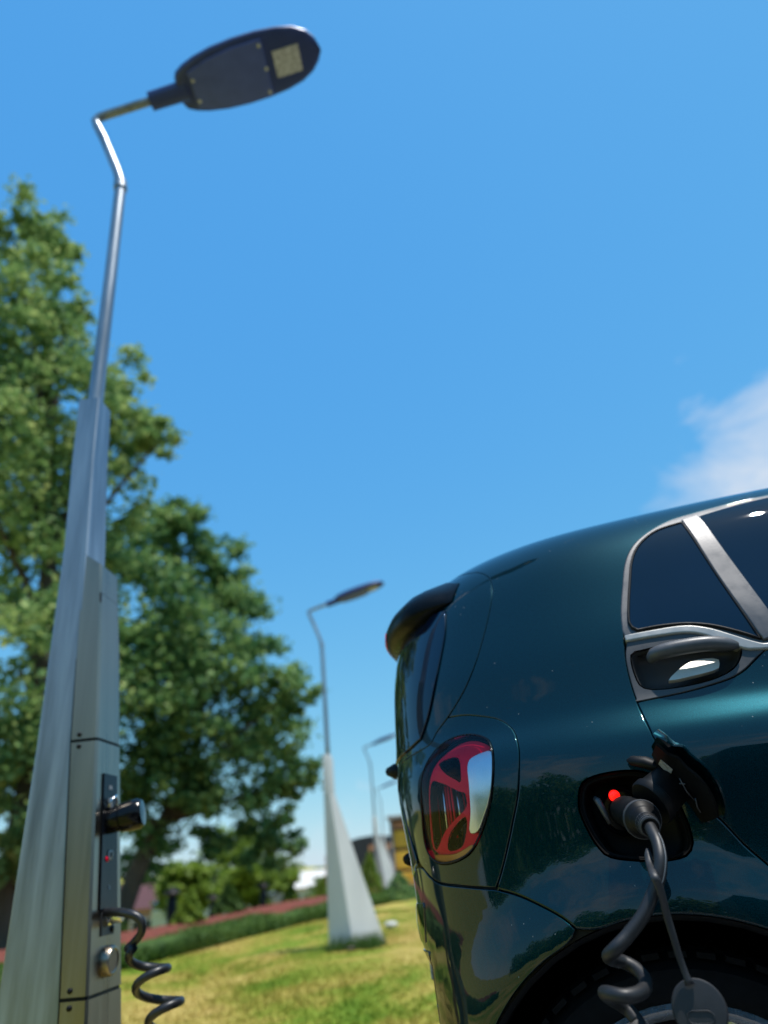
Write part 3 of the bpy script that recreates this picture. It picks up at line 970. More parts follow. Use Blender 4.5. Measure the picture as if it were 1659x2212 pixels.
DR1=[(1.5565,9.671),(1.4801,9.627),(1.4049,9.526),(1.3538,9.437),(1.2976,9.156),(1.261,8.875),(1.236,8.529),(1.2177,8.08),(1.2026,7.649),(1.1956,7.305)]
DR2=[(1.1956,7.305),(1.1857,6.822),(1.1837,6.422),(1.1863,5.993)]
DR3=[(1.1863,5.993),(1.1942,5.249),(1.1968,5.047),(1.2109,4.613),(1.2344,4.273),(1.264,3.974),(1.2844,3.738),(1.3074,3.531)]
QW=[(1.2332,8.145),(1.2206,7.799),(1.2107,7.455),(1.2112,7.322),(1.2208,7.241)]
QWb=[(1.2208,7.241),(1.2591,7.251),(1.2999,7.227),(1.3306,7.168),(1.3559,7.086),(1.3896,6.933),(1.4135,6.799)]
QWr=[(1.4135,6.799),(1.3966,7.602),(1.3835,8.309),(1.3696,9.23)]
QWt=[(1.3696,9.23),(1.3217,9.153),(1.288,8.981),(1.262,8.741),(1.2451,8.459),(1.2332,8.145)]
PL=[(1.3732,9.268),(1.3853,8.353),(1.3983,7.644),(1.4186,6.783)]
PR=[(1.4035,9.322),(1.4152,8.537),(1.429,7.874),(1.4432,7.194)]
BS1=[(1.1974,7.164),(1.2357,7.174),(1.2979,7.17),(1.3354,7.077),(1.3692,6.913),(1.4017,6.746),(1.4221,6.688)]
BS2=[(1.1964,7.099),(1.2337,7.106),(1.2952,7.091),(1.3288,7.006),(1.3549,6.847),(1.3843,6.694),(1.3986,6.665),(1.4203,6.644)]
TL=[(1.1869,6.02),(1.2164,6.044),(1.2642,6.085),(1.3044,6.147),(1.3451,6.232),(1.3716,6.343),(1.3966,6.51),(1.4203,6.644)]
PORT=[(1.0644,4.479),(1.0754,4.568),(1.0997,4.615),(1.1378,4.625),(1.1662,4.583),(1.1915,4.463),(1.2053,4.246),(1.212,4.046),(1.2136,3.878),(1.2108,3.781),(1.1987,3.7),(1.1737,3.674),(1.1428,3.683),(1.0916,3.749),(1.074,3.869),(1.0615,4.099),(1.0572,4.284)]
LAMP=[(0.7335,4.932),(0.7274,4.565),(0.7191,4.165),(0.7293,3.962),(0.76,3.852),(0.8021,3.845),(0.8452,3.928),(0.8737,4.117),(0.8997,4.412),(0.9135,4.736),(0.9169,5.09),(0.9092,5.429),(0.8912,5.734),(0.8523,5.917),(0.8101,5.908),(0.7738,5.728),(0.7499,5.379)]
RGL=[(0.7502,8.518),(0.7641,8.027),(0.7611,7.506),(0.7503,7.009),(0.7322,6.552),(0.7026,6.082),(0.6293,5.956)]
REC=[(1.1989,6.843),(1.219,6.892),(1.2896,6.925),(1.3481,6.877),(1.3758,6.777),(1.3725,6.586),(1.3498,6.377),(1.3073,6.249),(1.2479,6.21),(1.2061,6.28),(1.1964,6.528)]
HB=[(1.2235,6.766),(1.2648,6.784),(1.3249,6.786),(1.3741,6.733)]
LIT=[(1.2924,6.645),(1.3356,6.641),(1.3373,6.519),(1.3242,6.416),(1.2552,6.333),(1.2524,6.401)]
RED=[(0.7207,4.075),(0.7306,4.496),(0.7435,4.962),(0.7617,5.385),(0.7899,5.657),(0.8242,5.833),(0.8594,5.831),(0.8911,5.651),(0.8956,5.512),(0.8562,5.328),(0.8542,4.966),(0.855,4.771),(0.8506,4.396),(0.8418,4.178),(0.8639,4.11),(0.8434,3.961),(0.8094,3.88),(0.7651,3.887),(0.7357,3.977)]
RH1=[(0.7759,5.354),(0.8211,5.398),(0.8346,5.226),(0.838,4.848),(0.8288,4.873),(0.7997,5.056)]
RH2=[(0.7508,4.888),(0.7842,4.879),(0.8312,4.682),(0.845,4.63),(0.8424,4.462),(0.8145,4.338),(0.7846,4.215),(0.7408,4.009),(0.7358,4.186)]
RH3=[(0.7953,4.152),(0.8362,4.336),(0.8347,4.183),(0.8204,4.014),(0.7829,3.983)]
WH=[(0.8612,5.221),(0.8998,5.379),(0.9104,5.255),(0.9112,4.808),(0.898,4.5),(0.8777,4.262),(0.8639,4.15),(0.8473,4.161),(0.8559,4.392),(0.8598,4.73)]
AMB=[(0.7421,3.935),(0.8044,3.926),(0.8501,4.011),(0.843,3.948),(0.8057,3.86),(0.7644,3.865)]
LEDPT=[0.3188, 0.022, 0.8513]
FLAP_FREE=[(0.3908, -0.115, 0.9192), (0.4034, -0.12, 0.9104), (0.4137, -0.12, 0.9006), (0.4268, -0.12, 0.8971), (0.4348, -0.12, 0.8846), (0.4507, -0.12, 0.8651), (0.4604, -0.115, 0.8411), (0.4631, -0.1, 0.815), (0.458, -0.075, 0.7959)]
FLAP_IN=[(0.3895, -0.05, 0.9112), (0.3913, -0.035, 0.8975), (0.3966, -0.025, 0.8786), (0.4049, -0.015, 0.8608), (0.4141, -0.01, 0.8426), (0.4239, -0.008, 0.8277), (0.4303, -0.006, 0.8159), (0.4353, -0.006, 0.805), (0.4452, -0.006, 0.7976)]
CABLE=[(0.3573, -0.118, 0.7987), (0.3593, -0.135, 0.7889), (0.3612, -0.15, 0.7772), (0.3595, -0.165, 0.7585), (0.3515, -0.17, 0.7371), (0.3386, -0.17, 0.718), (0.3211, -0.175, 0.6966), (0.2988, -0.18, 0.6776), (0.2784, -0.185, 0.6633), (0.2686, -0.165, 0.6545), (0.2714, -0.14, 0.6483), (0.2847, -0.125, 0.6427), (0.2998, -0.13, 0.6344), (0.3077, -0.15, 0.6238), (0.3007, -0.185, 0.6187), (0.2818, -0.205, 0.6179), (0.2625, -0.195, 0.6199), (0.2553, -0.165, 0.6156), (0.2614, -0.135, 0.6048), (0.2774, -0.125, 0.5917), (0.2907, -0.14, 0.577)]
PLUG=[(0.3265, 0.055, 0.8288), (0.3311, 0.0, 0.8263), (0.3427, -0.05, 0.818), (0.3492, -0.08, 0.8114), (0.3529, -0.097, 0.8069), (0.3573, -0.118, 0.7987)]
STRAP=[(0.3466, -0.135, 0.7722), (0.3449, -0.15, 0.755), (0.3458, -0.185, 0.7418), (0.3492, -0.185, 0.7284), (0.3507, -0.17, 0.6963), (0.3527, -0.165, 0.6704), (0.3546, -0.16, 0.645), (0.3587, -0.16, 0.6196)]
CAPC=[(0.3633, -0.155, 0.5936)]
PORTPTS=[(0.3171, 0.055, 0.8526), (0.2916, 0.03, 0.8328), (0.3265, 0.055, 0.8288), (0.3879, -0.04, 0.8443), (0.3761, -0.03, 0.8888)]
COIL0=[(-0.9767, 0.4775, 0.7392), (-0.9173, 0.4468, 0.7385), (-0.87, 0.4315, 0.7325), (-0.8461, 0.436, 0.7217), (-0.8382, 0.4415, 0.7061), (-0.8463, 0.448, 0.6876), (-0.869, 0.4567, 0.6706), (-0.892, 0.4649, 0.6585)]
COILAX=[(-0.8557, 0.4659, 0.6525), (-0.793, 0.5072, 0.4954), (-0.7694, 0.5219, 0.4406)]
L1FACE=[(-0.9587, 0.4158, 1.079)]

TS = .12                      # metres per unit of t, roughly


def inside(P, poly):
    P = np.asarray(P); x, y = P[:, 0], P[:, 1]
    r = np.zeros(len(P), bool); q = np.asarray(poly); j = len(q) - 1
    for i in range(len(q)):
        xi, yi = q[i]; xj, yj = q[j]
        c = (yi > y) != (yj > y)
        with np.errstate(divide='ignore', invalid='ignore'):
            r ^= c & (x < (xj - xi) * (y - yi) / (yj - yi + 1e-15) + xi)
        j = i
    return r


def segs(*lists, step=.012):
    """join (u,t) curves, each smoothed on its own, into one closed outline in (u, t*TS)"""
    out = []
    for L in lists:
        L = np.array(L, float) * (1, TS)
        c = catmull(L, 8) if len(L) > 2 else L
        d = np.concatenate([[0], np.cumsum(np.linalg.norm(np.diff(c, axis=0), axis=1))])
        n = max(1, int(round(d[-1] / step)))
        s = np.linspace(0, d[-1], n + 1)
        c = np.stack([np.interp(s, d, c[:, k]) for k in (0, 1)], 1)
        if out and np.linalg.norm(out[-1] - c[0]) < 1e-4:
            c = c[1:]
        out += list(c)
    if np.linalg.norm(out[0] - out[-1]) < 1e-4:
        out.pop()
    P = np.array(out)
    a = np.sum(P[:, 0] * np.roll(P[:, 1], -1) - P[:, 1] * np.roll(P[:, 0], -1))
    return P if a > 0 else P[::-1]


def closed(L, step=.010):
    c = catmull(np.array(L, float) * (1, TS), 8, True)
    c = np.concatenate([c, c[:1]])
    d = np.concatenate([[0], np.cumsum(np.linalg.norm(np.diff(c, axis=0), axis=1))])
    n = max(8, int(round(d[-1] / step)))
    s = np.linspace(0, d[-1], n + 1)[:-1]
    P = np.stack([np.interp(s, d, c[:, k]) for k in (0, 1)], 1)
    a = np.sum(P[:, 0] * np.roll(P[:, 1], -1) - P[:, 1] * np.roll(P[:, 0], -1))
    return P if a > 0 else P[::-1]


def out_dir(P):
    """outward direction at each vertex of a counter-clockwise outline"""
    e0 = P - np.roll(P, 1, 0); e1 = np.roll(P, -1, 0) - P
    n0 = np.stack([e0[:, 1], -e0[:, 0]], 1); n1 = np.stack([e1[:, 1], -e1[:, 0]], 1)
    n0 /= np.linalg.norm(n0, axis=1, keepdims=True) + 1e-12; n1 /= np.linalg.norm(n1, axis=1, keepdims=True) + 1e-12
    n = n0 + n1; l = np.linalg.norm(n, axis=1, keepdims=True); n = n / (l + 1e-9)
    return n / np.clip((n * n0).sum(1, keepdims=True), .5, 1)


def mir(V):
    V = np.array(V); V[:, 1] = 1.66 - V[:, 1]
    return V


def patch(outline, holes=(), off=0., gap=.0030, depth=.014, res=.017, bev=.0018, mirror=False, bulge=0., extra=None):
    """a panel cut from the body surface, with rounded edges turned inwards"""
    loops = [outline - out_dir(outline) * gap] + [h + out_dir(h) * gap for h in holes]
    lo, hi = loops[0].min(0), loops[0].max(0)
    gx, gy = np.meshgrid(np.arange(lo[0] + res / 2, hi[0], res), np.arange(lo[1] + res / 2, hi[1], res), indexing='ij')
    I = np.stack([gx.ravel(), gy.ravel()], 1)
    k = inside(I, loops[0])
    for h in loops[1:]:
        k &= ~inside(I, h)
    I = I[k]
    B = np.concatenate(loops)
    d2 = np.full(len(I), 9.)
    for s in range(0, len(B), 200):
        d2 = np.minimum(d2, ((I[:, None] - B[None, s:s + 200]) ** 2).sum(-1).min(1))
    I = I[d2 > (res * .55) ** 2]
    verts = np.concatenate([B, I])
    edges = []
    k = 0
    for L in loops:
        n = len(L)
        edges += [(k + i, k + (i + 1) % n) for i in range(n)]
        k += n
    vo, eo, fo, ov, oe, of = delaunay_2d_cdt([Vector(v) for v in verts], edges, [], 0, 1e-7)
    Q = np.array([(v.x, v.y) for v in vo])
    tri = np.array([f for f in fo if len(f) == 3])
    cen = Q[tri].mean(1)
    ok = inside(cen, loops[0])
    for h in loops[1:]:
        ok &= ~inside(cen, h)
    tri = tri[ok]
    a = Q[tri]
    ar = (a[:, 1, 0] - a[:, 0, 0]) * (a[:, 2, 1] - a[:, 0, 1]) - (a[:, 1, 1] - a[:, 0, 1]) * (a[:, 2, 0] - a[:, 0, 0])
    tri = np.where((ar < 0)[:, None], tri[:, ::-1], tri)
    used = np.unique(tri); mp_ = -np.ones(len(Q), int); mp_[used] = np.arange(len(used)); tri = mp_[tri]; Q = Q[used]
    nr = N(Q[:, 0], Q[:, 1] / TS)
    V = S(Q[:, 0], Q[:, 1] / TS) + nr * off
    if bulge:
        dd = np.full(len(Q), 9.)
        L0 = loops[0]
        for s in range(0, len(L0), 200):
            dd = np.minimum(dd, ((Q[:, None] - L0[None, s:s + 200]) ** 2).sum(-1).min(1))
        V = V + nr * (bulge * np.minimum(1, np.sqrt(dd) / .04) ** .7)[:, None]
    if extra is not None:
        V = V + nr * extra(Q[:, 0], Q[:, 1] / TS)[:, None]
    NR = nr
    F = [tuple(t) for t in tri]
    base = len(V)
    VV, NN = [V], [NR]
    for li, L in enumerate(loops):
        od = out_dir(L) if li == 0 else -out_dir(L)
        u, t = L[:, 0], L[:, 1] / TS
        nn = N(u, t)
        P0 = S(u, t) + nn * off
        if extra is not None:
            P0 = P0 + nn * extra(u, t)[:, None]
        L2_ = L + od * .003
        P1 = S(L2_[:, 0], L2_[:, 1] / TS)
        D = P1 - S(u, t); D /= np.linalg.norm(D, axis=1, keepdims=True) + 1e-12
        R1 = P0 + D * bev * .7 - nn * bev * .35
        R2 = P0 + D * bev - nn * bev * 1.3
        R3 = P0 + D * bev - nn * depth
        n = len(L)
        VV += [P0, R1, R2, R3]
        n1 = nn * .7 + D * .7; n2 = D
        NN += [nn, n1, n2, n2]
        b = base
        for r in range(3):
            for i in range(n):
                j = (i + 1) % n
                q = (b + r * n + i, b + (r + 1) * n + i, b + (r + 1) * n + j, b + r * n + j)
                F.append(q if li == 0 else q)
        base += 4 * n
    V = np.concatenate(VV); NR = np.concatenate(NN)
    NR = NR / (np.linalg.norm(NR, axis=1, keepdims=True) + 1e-12)
    if mirror:
        V = mir(V); NR = NR * (1, -1, 1); F = [f[::-1] for f in F]
    return V, F, NR


def panel_obj(name, parent, mat, outline, holes=(), both=False, **kw):
    V, F, n = patch(outline, holes, **kw)
    o = obj(name, V, F, mat, parent, normals=n)
    if both:
        V, F, n = patch(outline, holes, mirror=True, **kw)
        obj(name, V, F, mat, parent, normals=n)
    return o


def bowl(outline, rings, mirror=False):
    """sunken well: rings of (shrink towards the middle, depth, shift_u, shift_t)"""
    c = outline.mean(0)
    out = []
    for s, d, du, dt in rings:
        q = c + (outline - c) * s + (du, dt)
        out.append(S(q[:, 0], q[:, 1] / TS) - N(q[:, 0], q[:, 1] / TS) * d)
    V, F = loft(out, False, True)
    F = [f[::-1] for f in F]
    if mirror:
        V = mir(V); F = [f[::-1] for f in F]
    return V, F


def solve_xz(x, z, u=1.1, t=3.):
    p = np.array([u, t]); e = 1e-4
    for _ in range(40):
        q = S(p[0], p[1]); a = (S(p[0] + e, p[1]) - q) / e; b = (S(p[0], p[1] + e) - q) / e
        J = np.array([[a[0], b[0]], [a[2], b[2]]])
        p = p - np.clip(np.linalg.solve(J, np.array([q[0] - x, q[2] - z])), -.1, .1)
    return (float(p[0]), float(p[1]))


REAR_AX, FRONT_AX, ARCH_Z, ARCH_R = .35, 2.223, .332, .352
ARCH = [solve_xz(REAR_AX + ARCH_R * math.sin(math.radians(a)), ARCH_Z + ARCH_R * math.cos(math.radians(a))) for a in range(-112, 113, 8)]
FARCH = [solve_xz(FRONT_AX + ARCH_R * math.sin(math.radians(a)), ARCH_Z + ARCH_R * math.cos(math.radians(a)), 3.0) for a in range(-112, 113, 8)]
ARCH[0] = (ARCH[0][0], 0.0); ARCH[-1] = (ARCH[-1][0], 0.0); FARCH[0] = (FARCH[0][0], 0.); FARCH[-1] = (FARCH[-1][0], 0.)


def arch_part(A, lo, hi):
    return [p for p in A if lo <= p[0] <= hi]


car = empty('electric_car', (1.2, .83, 0), label='dark teal green compact electric car plugged in at the right', cat='car')

# ---- dark inner shell under all the panels, with openings for the port, lamps and wheels
R0 = segs([(0, 0.02), (UMAX, .02)], [(UMAX, .02), (UMAX, TMAX - .01)], [(UMAX, TMAX - .01), (0, TMAX - .01)], [(0, TMAX - .01), (0, .02)], step=.06)
port_o = closed(PORT); lamp_o = closed(LAMP); rec_o = closed(REC)
arch_o = segs(ARCH[1:-1], [ARCH[-2], (ARCH[-2][0], .1)], [(ARCH[-2][0], .1), (ARCH[1][0], .1)], [(ARCH[1][0], .1), ARCH[1]])
farch_o = segs(FARCH[1:-1], [FARCH[-2], (FARCH[-2][0], .1)], [(FARCH[-2][0], .1), (FARCH[1][0], .1)], [(FARCH[1][0], .1), FARCH[1]])
panel_obj('inner_shell', car, 'black', R0, [port_o, lamp_o, rec_o, arch_o, farch_o], both=True, off=-.013, gap=0., depth=.003, res=.035)
obj('floor_pan', *box((1.2, .83, .21), (2.5, 1.5, .05)), 'black', car, smooth=False)

# ---- painted body side and roof: from the tailgate seam to the door and over the roof
tg_top = TG[0]
a_hi = [p for p in ARCH if p[0] >= BT2[-1][0] and p[0] <= 1.3650]
door_low = [DR3[-1], (1.345, 3.25), (1.40, 2.80), (1.455, 2.25), (1.50, 1.6), (1.52, 1.05)]
side_o = segs([(0.0, 10.75), (.35, 10.5), (.62, 10.05), TG[0]], TG, TP, BT2, [BT2[-1]] + [p for p in ARCH if p[0] > BT2[-1][0] + .01 and p[1] > 1.0],
              [[p for p in ARCH if p[1] > 1.0][-1], (1.52, 1.05)], door_low[::-1], DR3[::-1], DR2[::-1], DR1[::-1],
              [DR1[0], (1.75, 9.74), (2.0, 9.7), (2.22, 9.55), (2.38, 9.1)], [(2.38, 9.1), (2.30, 11), (2.25, TMAX - .02)], [(2.25, TMAX - .02), (0.0, TMAX - .02)], [(0, TMAX - .02), (0, 10.75)])
panel_obj('body_side', car, 'paint', side_o, [port_o], res=.016, bev=.004)
V, F, n = patch(segs([(0.0, 10.75), (.35, 10.5), (.62, 10.05), TG[0]], TG, TP, BT2, [BT2[-1]] + [p for p in ARCH if p[0] > BT2[-1][0] + .01 and p[1] > 1.0],
              [[p for p in ARCH if p[1] > 1.0][-1], (1.52, 1.05)], door_low[::-1], DR3[::-1], DR2[::-1], DR1[::-1],
              [DR1[0], (1.75, 9.74), (2.0, 9.7), (2.22, 9.55), (2.38, 9.1)], [(2.38, 9.1), (2.30, 11), (2.25, TMAX - .02)], [(2.25, TMAX - .02), (0.0, TMAX - .02)], [(0, TMAX - .02), (0, 10.75)]), mirror=True, res=.03)
obj('body_side', V, F, 'paint', car, normals=n)

# ---- tail panel round the lamp, tailgate, rear glass, bumper
lampp = panel_obj('tail_panel', car, 'paint', segs(TP, [TP[-1]] + BT[::-1][1:], [BT[0], (.62, 4.4), (.585, 5.0), TG2[-1]], TG2[::-1]), [lamp_o], both=False, res=.013)
V, F, n = patch(segs(TP, [TP[-1]] + BT[::-1][1:], [BT[0], (.62, 4.4), (.585, 5.0), TG2[-1]], TG2[::-1]), [lamp_o], mirror=True)
obj('tail_panel', V, F, 'paint', car, normals=n)
tgate = segs([(0, 10.72), (.35, 10.47), (.62, 10.02), TG[0]], TG, TG2, [TG2[-1], (.54, 5.0), (.50, 4.3), (.45, 3.9), (.3, 3.75), (0, 3.72)], [(0, 3.72), (0, 10.72)])
rgl = segs(RGL[:-1], [RGL[-2], (.62, 5.88), (.45, 5.8), (0, 5.8)], [(0, 5.8), (0, 8.75)], [(0, 8.75), (.45, 8.7), RGL[0]])
gate = panel_obj('tailgate', car, 'paint', tgate, [], both=True)
panel_obj('rear_window', car, 'glass_dark', rgl, [], both=True, off=.0045, depth=.006, gap=.003, res=.02)
panel_obj('garnish', car, 'paint', segs([(0, 3.68), (.3, 3.71), (.45, 3.85)], [(.45, 3.85), (.50, 4.25), (.54, 4.95), (.575, 5.0)], [(.575, 5.0), (.612, 4.4), (.655, 3.86)], [(.655, 3.86), (.45, 3.62), (0, 3.5)], [(0, 3.5), (0, 3.68)]), both=True)


def bump_crease(u, t):
    # the bumper corner: a vertical fold in front of the wheel and a shelf at the rear
    f = np.exp(-((u - .735 + .02 * (t - 2.5)) / .028) ** 2) * sstep(3.55, 3.05, t) * sstep(.6, 1.3, t)
    sh = .030 * sstep(.70, .58, u) * (sstep(1.55, 1.75, t) - sstep(2.62, 2.85, t))
    return -.014 * f - sh * .9


arch_lo = [p for p in ARCH if p[0] <= BT2[-1][0] - .008]
bumper_o = segs([(0, 3.46), (.45, 3.58), (.655, 3.82)] + BT[1:], BT2, [BT2[-1]] + arch_lo[::-1], [arch_lo[0], (.6, .1), (0, .1)], [(0, .1), (0, 3.46)])
bp = panel_obj('rear_bumper', car, 'paint', bumper_o, [], both=True, extra=bump_crease, res=.013)
panel_obj('reflector', bp, 'red_lens', closed([(.50, 1.95), (.62, 1.97), (.625, 2.12), (.50, 2.12)]), off=-.024, depth=.004, both=True)
# polished ribs added on the smooth lower bumper to make its mirrored bands
M['mirror_black'] = plain('polished_black', (.006, .006, .007), .02, 0, .2, 6, spec=1.0, rv=.01)
for t0, t1 in ((2.86, 3.34), (2.34, 2.80), (1.72, 2.28)):
    panel_obj('reflection_rib', bp, 'mirror_black', segs([(0, t0), (.45, t0), (.655 - .02 * (3 - t0), t0 + .06)], [(.655 - .02 * (3 - t0), t0 + .06), (.672, t1 + .05)], [(.672, t1 + .05), (.45, t1), (0, t1)], [(0, t1), (0, t0)]), off=.002, gap=.002, depth=.012, bulge=.005, res=.014, both=True, extra=bump_crease)
# rear plate, black with pale edge, seen edge-on
obj('number_plate', *box((-.165, .83, .60), (.012, .46, .12), bev=.003), 'label', car, sharp=30)

# ---- spoiler over the rear glass
prof_t = [(9.75, .002), (9.5, .010), (9.2, .024), (8.95, .038), (8.72, .047), (8.55, .048), (8.42, .040), (8.36, .028), (8.36, .010), (8.38, -.004)]
us = np.concatenate([np.linspace(0, .55, 14), np.linspace(.58, .765, 16)])
rows = []
for u in us:
    k = float(sstep(.785, .62, u))
    row = []
    for t, o in prof_t:
        tt = 8.5 + (t - 8.5) * (.35 + .65 * k) + .25 * (1 - k)
        row.append(S(u, tt) + N(np.array(u), np.array(tt)) * (o * k + (.001 if o > 0 else -.004)))
    rows.append(row)
nr_, nc_ = len(rows), len(prof_t)
V = np.array(rows).reshape(-1, 3)
F = [(i * nc_ + j, i * nc_ + j + 1, (i + 1) * nc_ + j + 1, (i + 1) * nc_ + j) for i in range(nr_ - 1) for j in range(nc_ - 1)]
M['spoiler_black'] = plain('spoiler_black', (.003, .004, .006), .3, 0, .2, 20, spec=.12)
sp = obj('spoiler', V, F, 'spoiler_black', car, sharp=50)
obj('spoiler', mir(V), [f[::-1] for f in F], 'satin_black', car, sharp=50)
brk = []
for u in np.linspace(0, .44, 12):
    brk.append([tuple(S(u, tt) + N(np.array(u), np.array(tt)) * o) for tt, o in ((8.74, .0475), (8.58, .0515), (8.44, .046), (8.46, .036))])
obj('brake_light', *loft(brk), 'red_lens', sp, sharp=40)
# wiper boss and latch handle, small dark shapes on the tail's silhouette
obj('wiper_boss', *tube([S(.36, 5.75) + N(np.array(.36), np.array(5.75)) * d for d in (-.01, .02, .034)], [.02, .018, .010], 12), 'black', car)
obj('wiper_arm', *tube([S(u, t) + N(np.array(u), np.array(t)) * .03 for u, t in ((.36, 5.75), (.25, 5.9), (.05, 6.05))], [.012, .010, .007], 8), 'black', car)
obj('latch_handle', *tube([S(u, 3.95) + N(np.array(u), np.array(3.95)) * .014 for u in (0, .15, .30, .42)], [.022, .022, .02, .012], 10), 'black', car)

# ---- tail lamp
tl = panel_obj('tail_light', car, 'clear', lamp_o, [], off=.003, depth=.012, bulge=.010, gap=.003, res=.009)
obj('lamp_housing', *bowl(lamp_o, [(1.0, .004, 0, 0), (.985, .02, 0, 0), (.95, .045, 0, 0), (.9, .05, 0, 0)]), 'black_gloss', tl)
panel_obj('red_reflector', tl, 'red_lens', closed(RED, .006), [closed(RH1, .006), closed(RH2, .006), closed(RH3, .006)], off=-.012, depth=.014, gap=.001, res=.007, bulge=.006)
panel_obj('white_reflector', tl, 'white_lens', closed(WH, .006), off=-.004, depth=.02, gap=.001, res=.008, bulge=.004)
panel_obj('amber_reflector', tl, 'amber_lens', closed(AMB, .006), off=-.003, depth=.01, gap=.0005, res=.008)
inner = np.array(RH2).mean(0)
for k in range(12):
    q = [(.733 + .010 * k, 4.02 + .015 * k), (.742 + .0085 * k, 4.90 - .012 * k)]
    obj('reflector_rib', *tube([S(u, t) - N(np.array(u), np.array(t)) * (.026 + .006 * (k % 3)) for u, t in q], .0022, 6), ('red_lens', 'black_gloss', 'red_lens', 'chrome')[k % 4], tl)
ring = np.concatenate([lamp_o * (1, 1 / TS), lamp_o[:1] * (1, 1 / TS)])
obj('lamp_seal', *tube([S(u, t) + N(np.array(u), np.array(t)) * .0015 for u, t in ring], .0018, 6, False), 'black_gloss', tl)
V, F, n = patch(lamp_o, [], off=.003, depth=.012, bulge=.010, gap=.003, mirror=True)
obj('tail_light', V, F, 'red_lens', car, normals=n)

# ---- door: skin, handle panel, window surround, panes
fdoor = [(2.36, 6.55), (2.37, 4.5), (2.36, 2.6), (2.33, 1.05)]
door_o = segs(TL + [(1.46, 6.62), (1.6, 6.58), (2.0, 6.52), fdoor[0]], fdoor, [fdoor[-1], (1.53, 1.05)], door_low[::-1], DR3[::-1])
door = panel_obj('door', car, 'paint', door_o, [], res=.016)
V, F, n = patch(door_o, mirror=True, res=.035)
obj('door', V, F, 'paint', car, normals=n)
TLx = TL + [(1.46, 6.64), (1.6, 6.60), (2.0, 6.54), (2.34, 6.5)]
hp_o = segs(TL, [TL[-1]] + BS2[::-1][1:], [BS2[0]] + [p for p in DR2 if p[1] < 7.1])
hp = panel_obj('handle_panel', door, 'trim_dark', hp_o, [rec_o], off=.001, res=.010)
BSx1 = BS1 + [(1.47, 6.72), (1.6, 6.68), (2.0, 6.62), (2.34, 6.57)]
BSx2 = BS2 + [(1.46, 6.645), (1.6, 6.605), (2.0, 6.545), (2.34, 6.5)]
panel_obj('belt_strip', door, 'belt', segs(BSx1, [BSx1[-1], BSx2[-1]], BSx2[::-1], [BSx2[0], BSx1[0]], step=.008), off=.006, gap=.0005, depth=.02, bev=.004, res=.01)
obj('handle_recess', *bowl(rec_o, [(1.0, .0, 0, 0), (.985, .006, 0, -.0005), (.94, .022, 0, .001), (.84, .036, .004, .006), (.62, .042, .006, .012), (.3, .043, .006, .014)]), 'trim_dark', door)
hb = np.array(HB); hb = catmull(hb, 6)
kk_ = np.linspace(0, 1, len(hb))
hr = .0135 * (1 - (2 * np.abs(kk_ - .5)) ** 6 * .55)
hpos = [S(u, t) + N(np.array(u), np.array(t)) * (.006 + .012 * math.sin(math.pi * s) - .012 * (s < .06)) for (u, t), s in zip(hb, kk_)]
obj('door_handle', *tube(hpos, hr, 14, True, 1.0), 'handle', door)
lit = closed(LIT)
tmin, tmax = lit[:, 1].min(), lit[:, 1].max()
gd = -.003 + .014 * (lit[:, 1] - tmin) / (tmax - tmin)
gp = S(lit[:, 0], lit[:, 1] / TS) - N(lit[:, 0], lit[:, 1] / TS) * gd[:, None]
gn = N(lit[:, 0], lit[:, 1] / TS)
obj('sunlit_plate', *loft([gp - gn * .012, gp]), 'sunlit', door, smooth=False)  # sunlit patch of the recess, put in as a pale tilted plate
wtop = [DR1[0], (1.75, 9.72), (2.0, 9.66), (2.22, 9.5), (2.36, 9.05)]
wo = segs(DR1, [DR1[-1]] + [p for p in DR2 if p[1] > 7.15] + [BS1[0]], BSx1, [BSx1[-1], (2.36, 7.6), (2.36, 9.05)], wtop[::-1])
frame = panel_obj('window_surround', door, 'trim', wo, [], off=.0005, gap=.001, bev=.004, res=.014)
q_o = segs(QW, QWb, QWr, QWt)
panel_obj('quarter_pane', door, 'glass_dark', q_o, [], off=.003, gap=.001, depth=.004, bev=.001, res=.014)
qr = np.concatenate([q_o, q_o[:1]])
obj('pane_seal', *tube([S(u, t / TS) + N(np.array(u), np.array(t / TS)) * .003 for u, t in qr], .0028, 6, False), 'black', door)
panel_obj('pillar_strip', door, 'trim', segs(PL, [PL[-1], (1.4505, 6.84)], [(1.4505, 6.84)] + PR[::-1], [PR[0], PL[0]]), [], off=.007, gap=.0, depth=.008, bev=.003, res=.012)
panel_obj('door_pane', door, 'glass_dark', segs(PR, [PR[-1], (1.455, 6.82)], [(1.455, 6.82), (1.6, 6.76), (2.0, 6.70), (2.3, 6.66)], [(2.3, 6.66), (2.32, 7.8), (2.25, 9.2)], [(2.25, 9.2), (2.0, 9.5), (1.75, 9.56), (1.56, 9.52), (1.48, 9.45), PR[0]]), [], off=.003, gap=.001, depth=.004, res=.02)
for nm, ol, mt, of in (('window_surround', wo, 'trim', .0005), ('quarter_pane', q_o, 'glass_dark', .003)):
    V, F, n = patch(ol, mirror=True, off=of, depth=.006, res=.03)
    obj(nm, V, F, mt, car, normals=n)
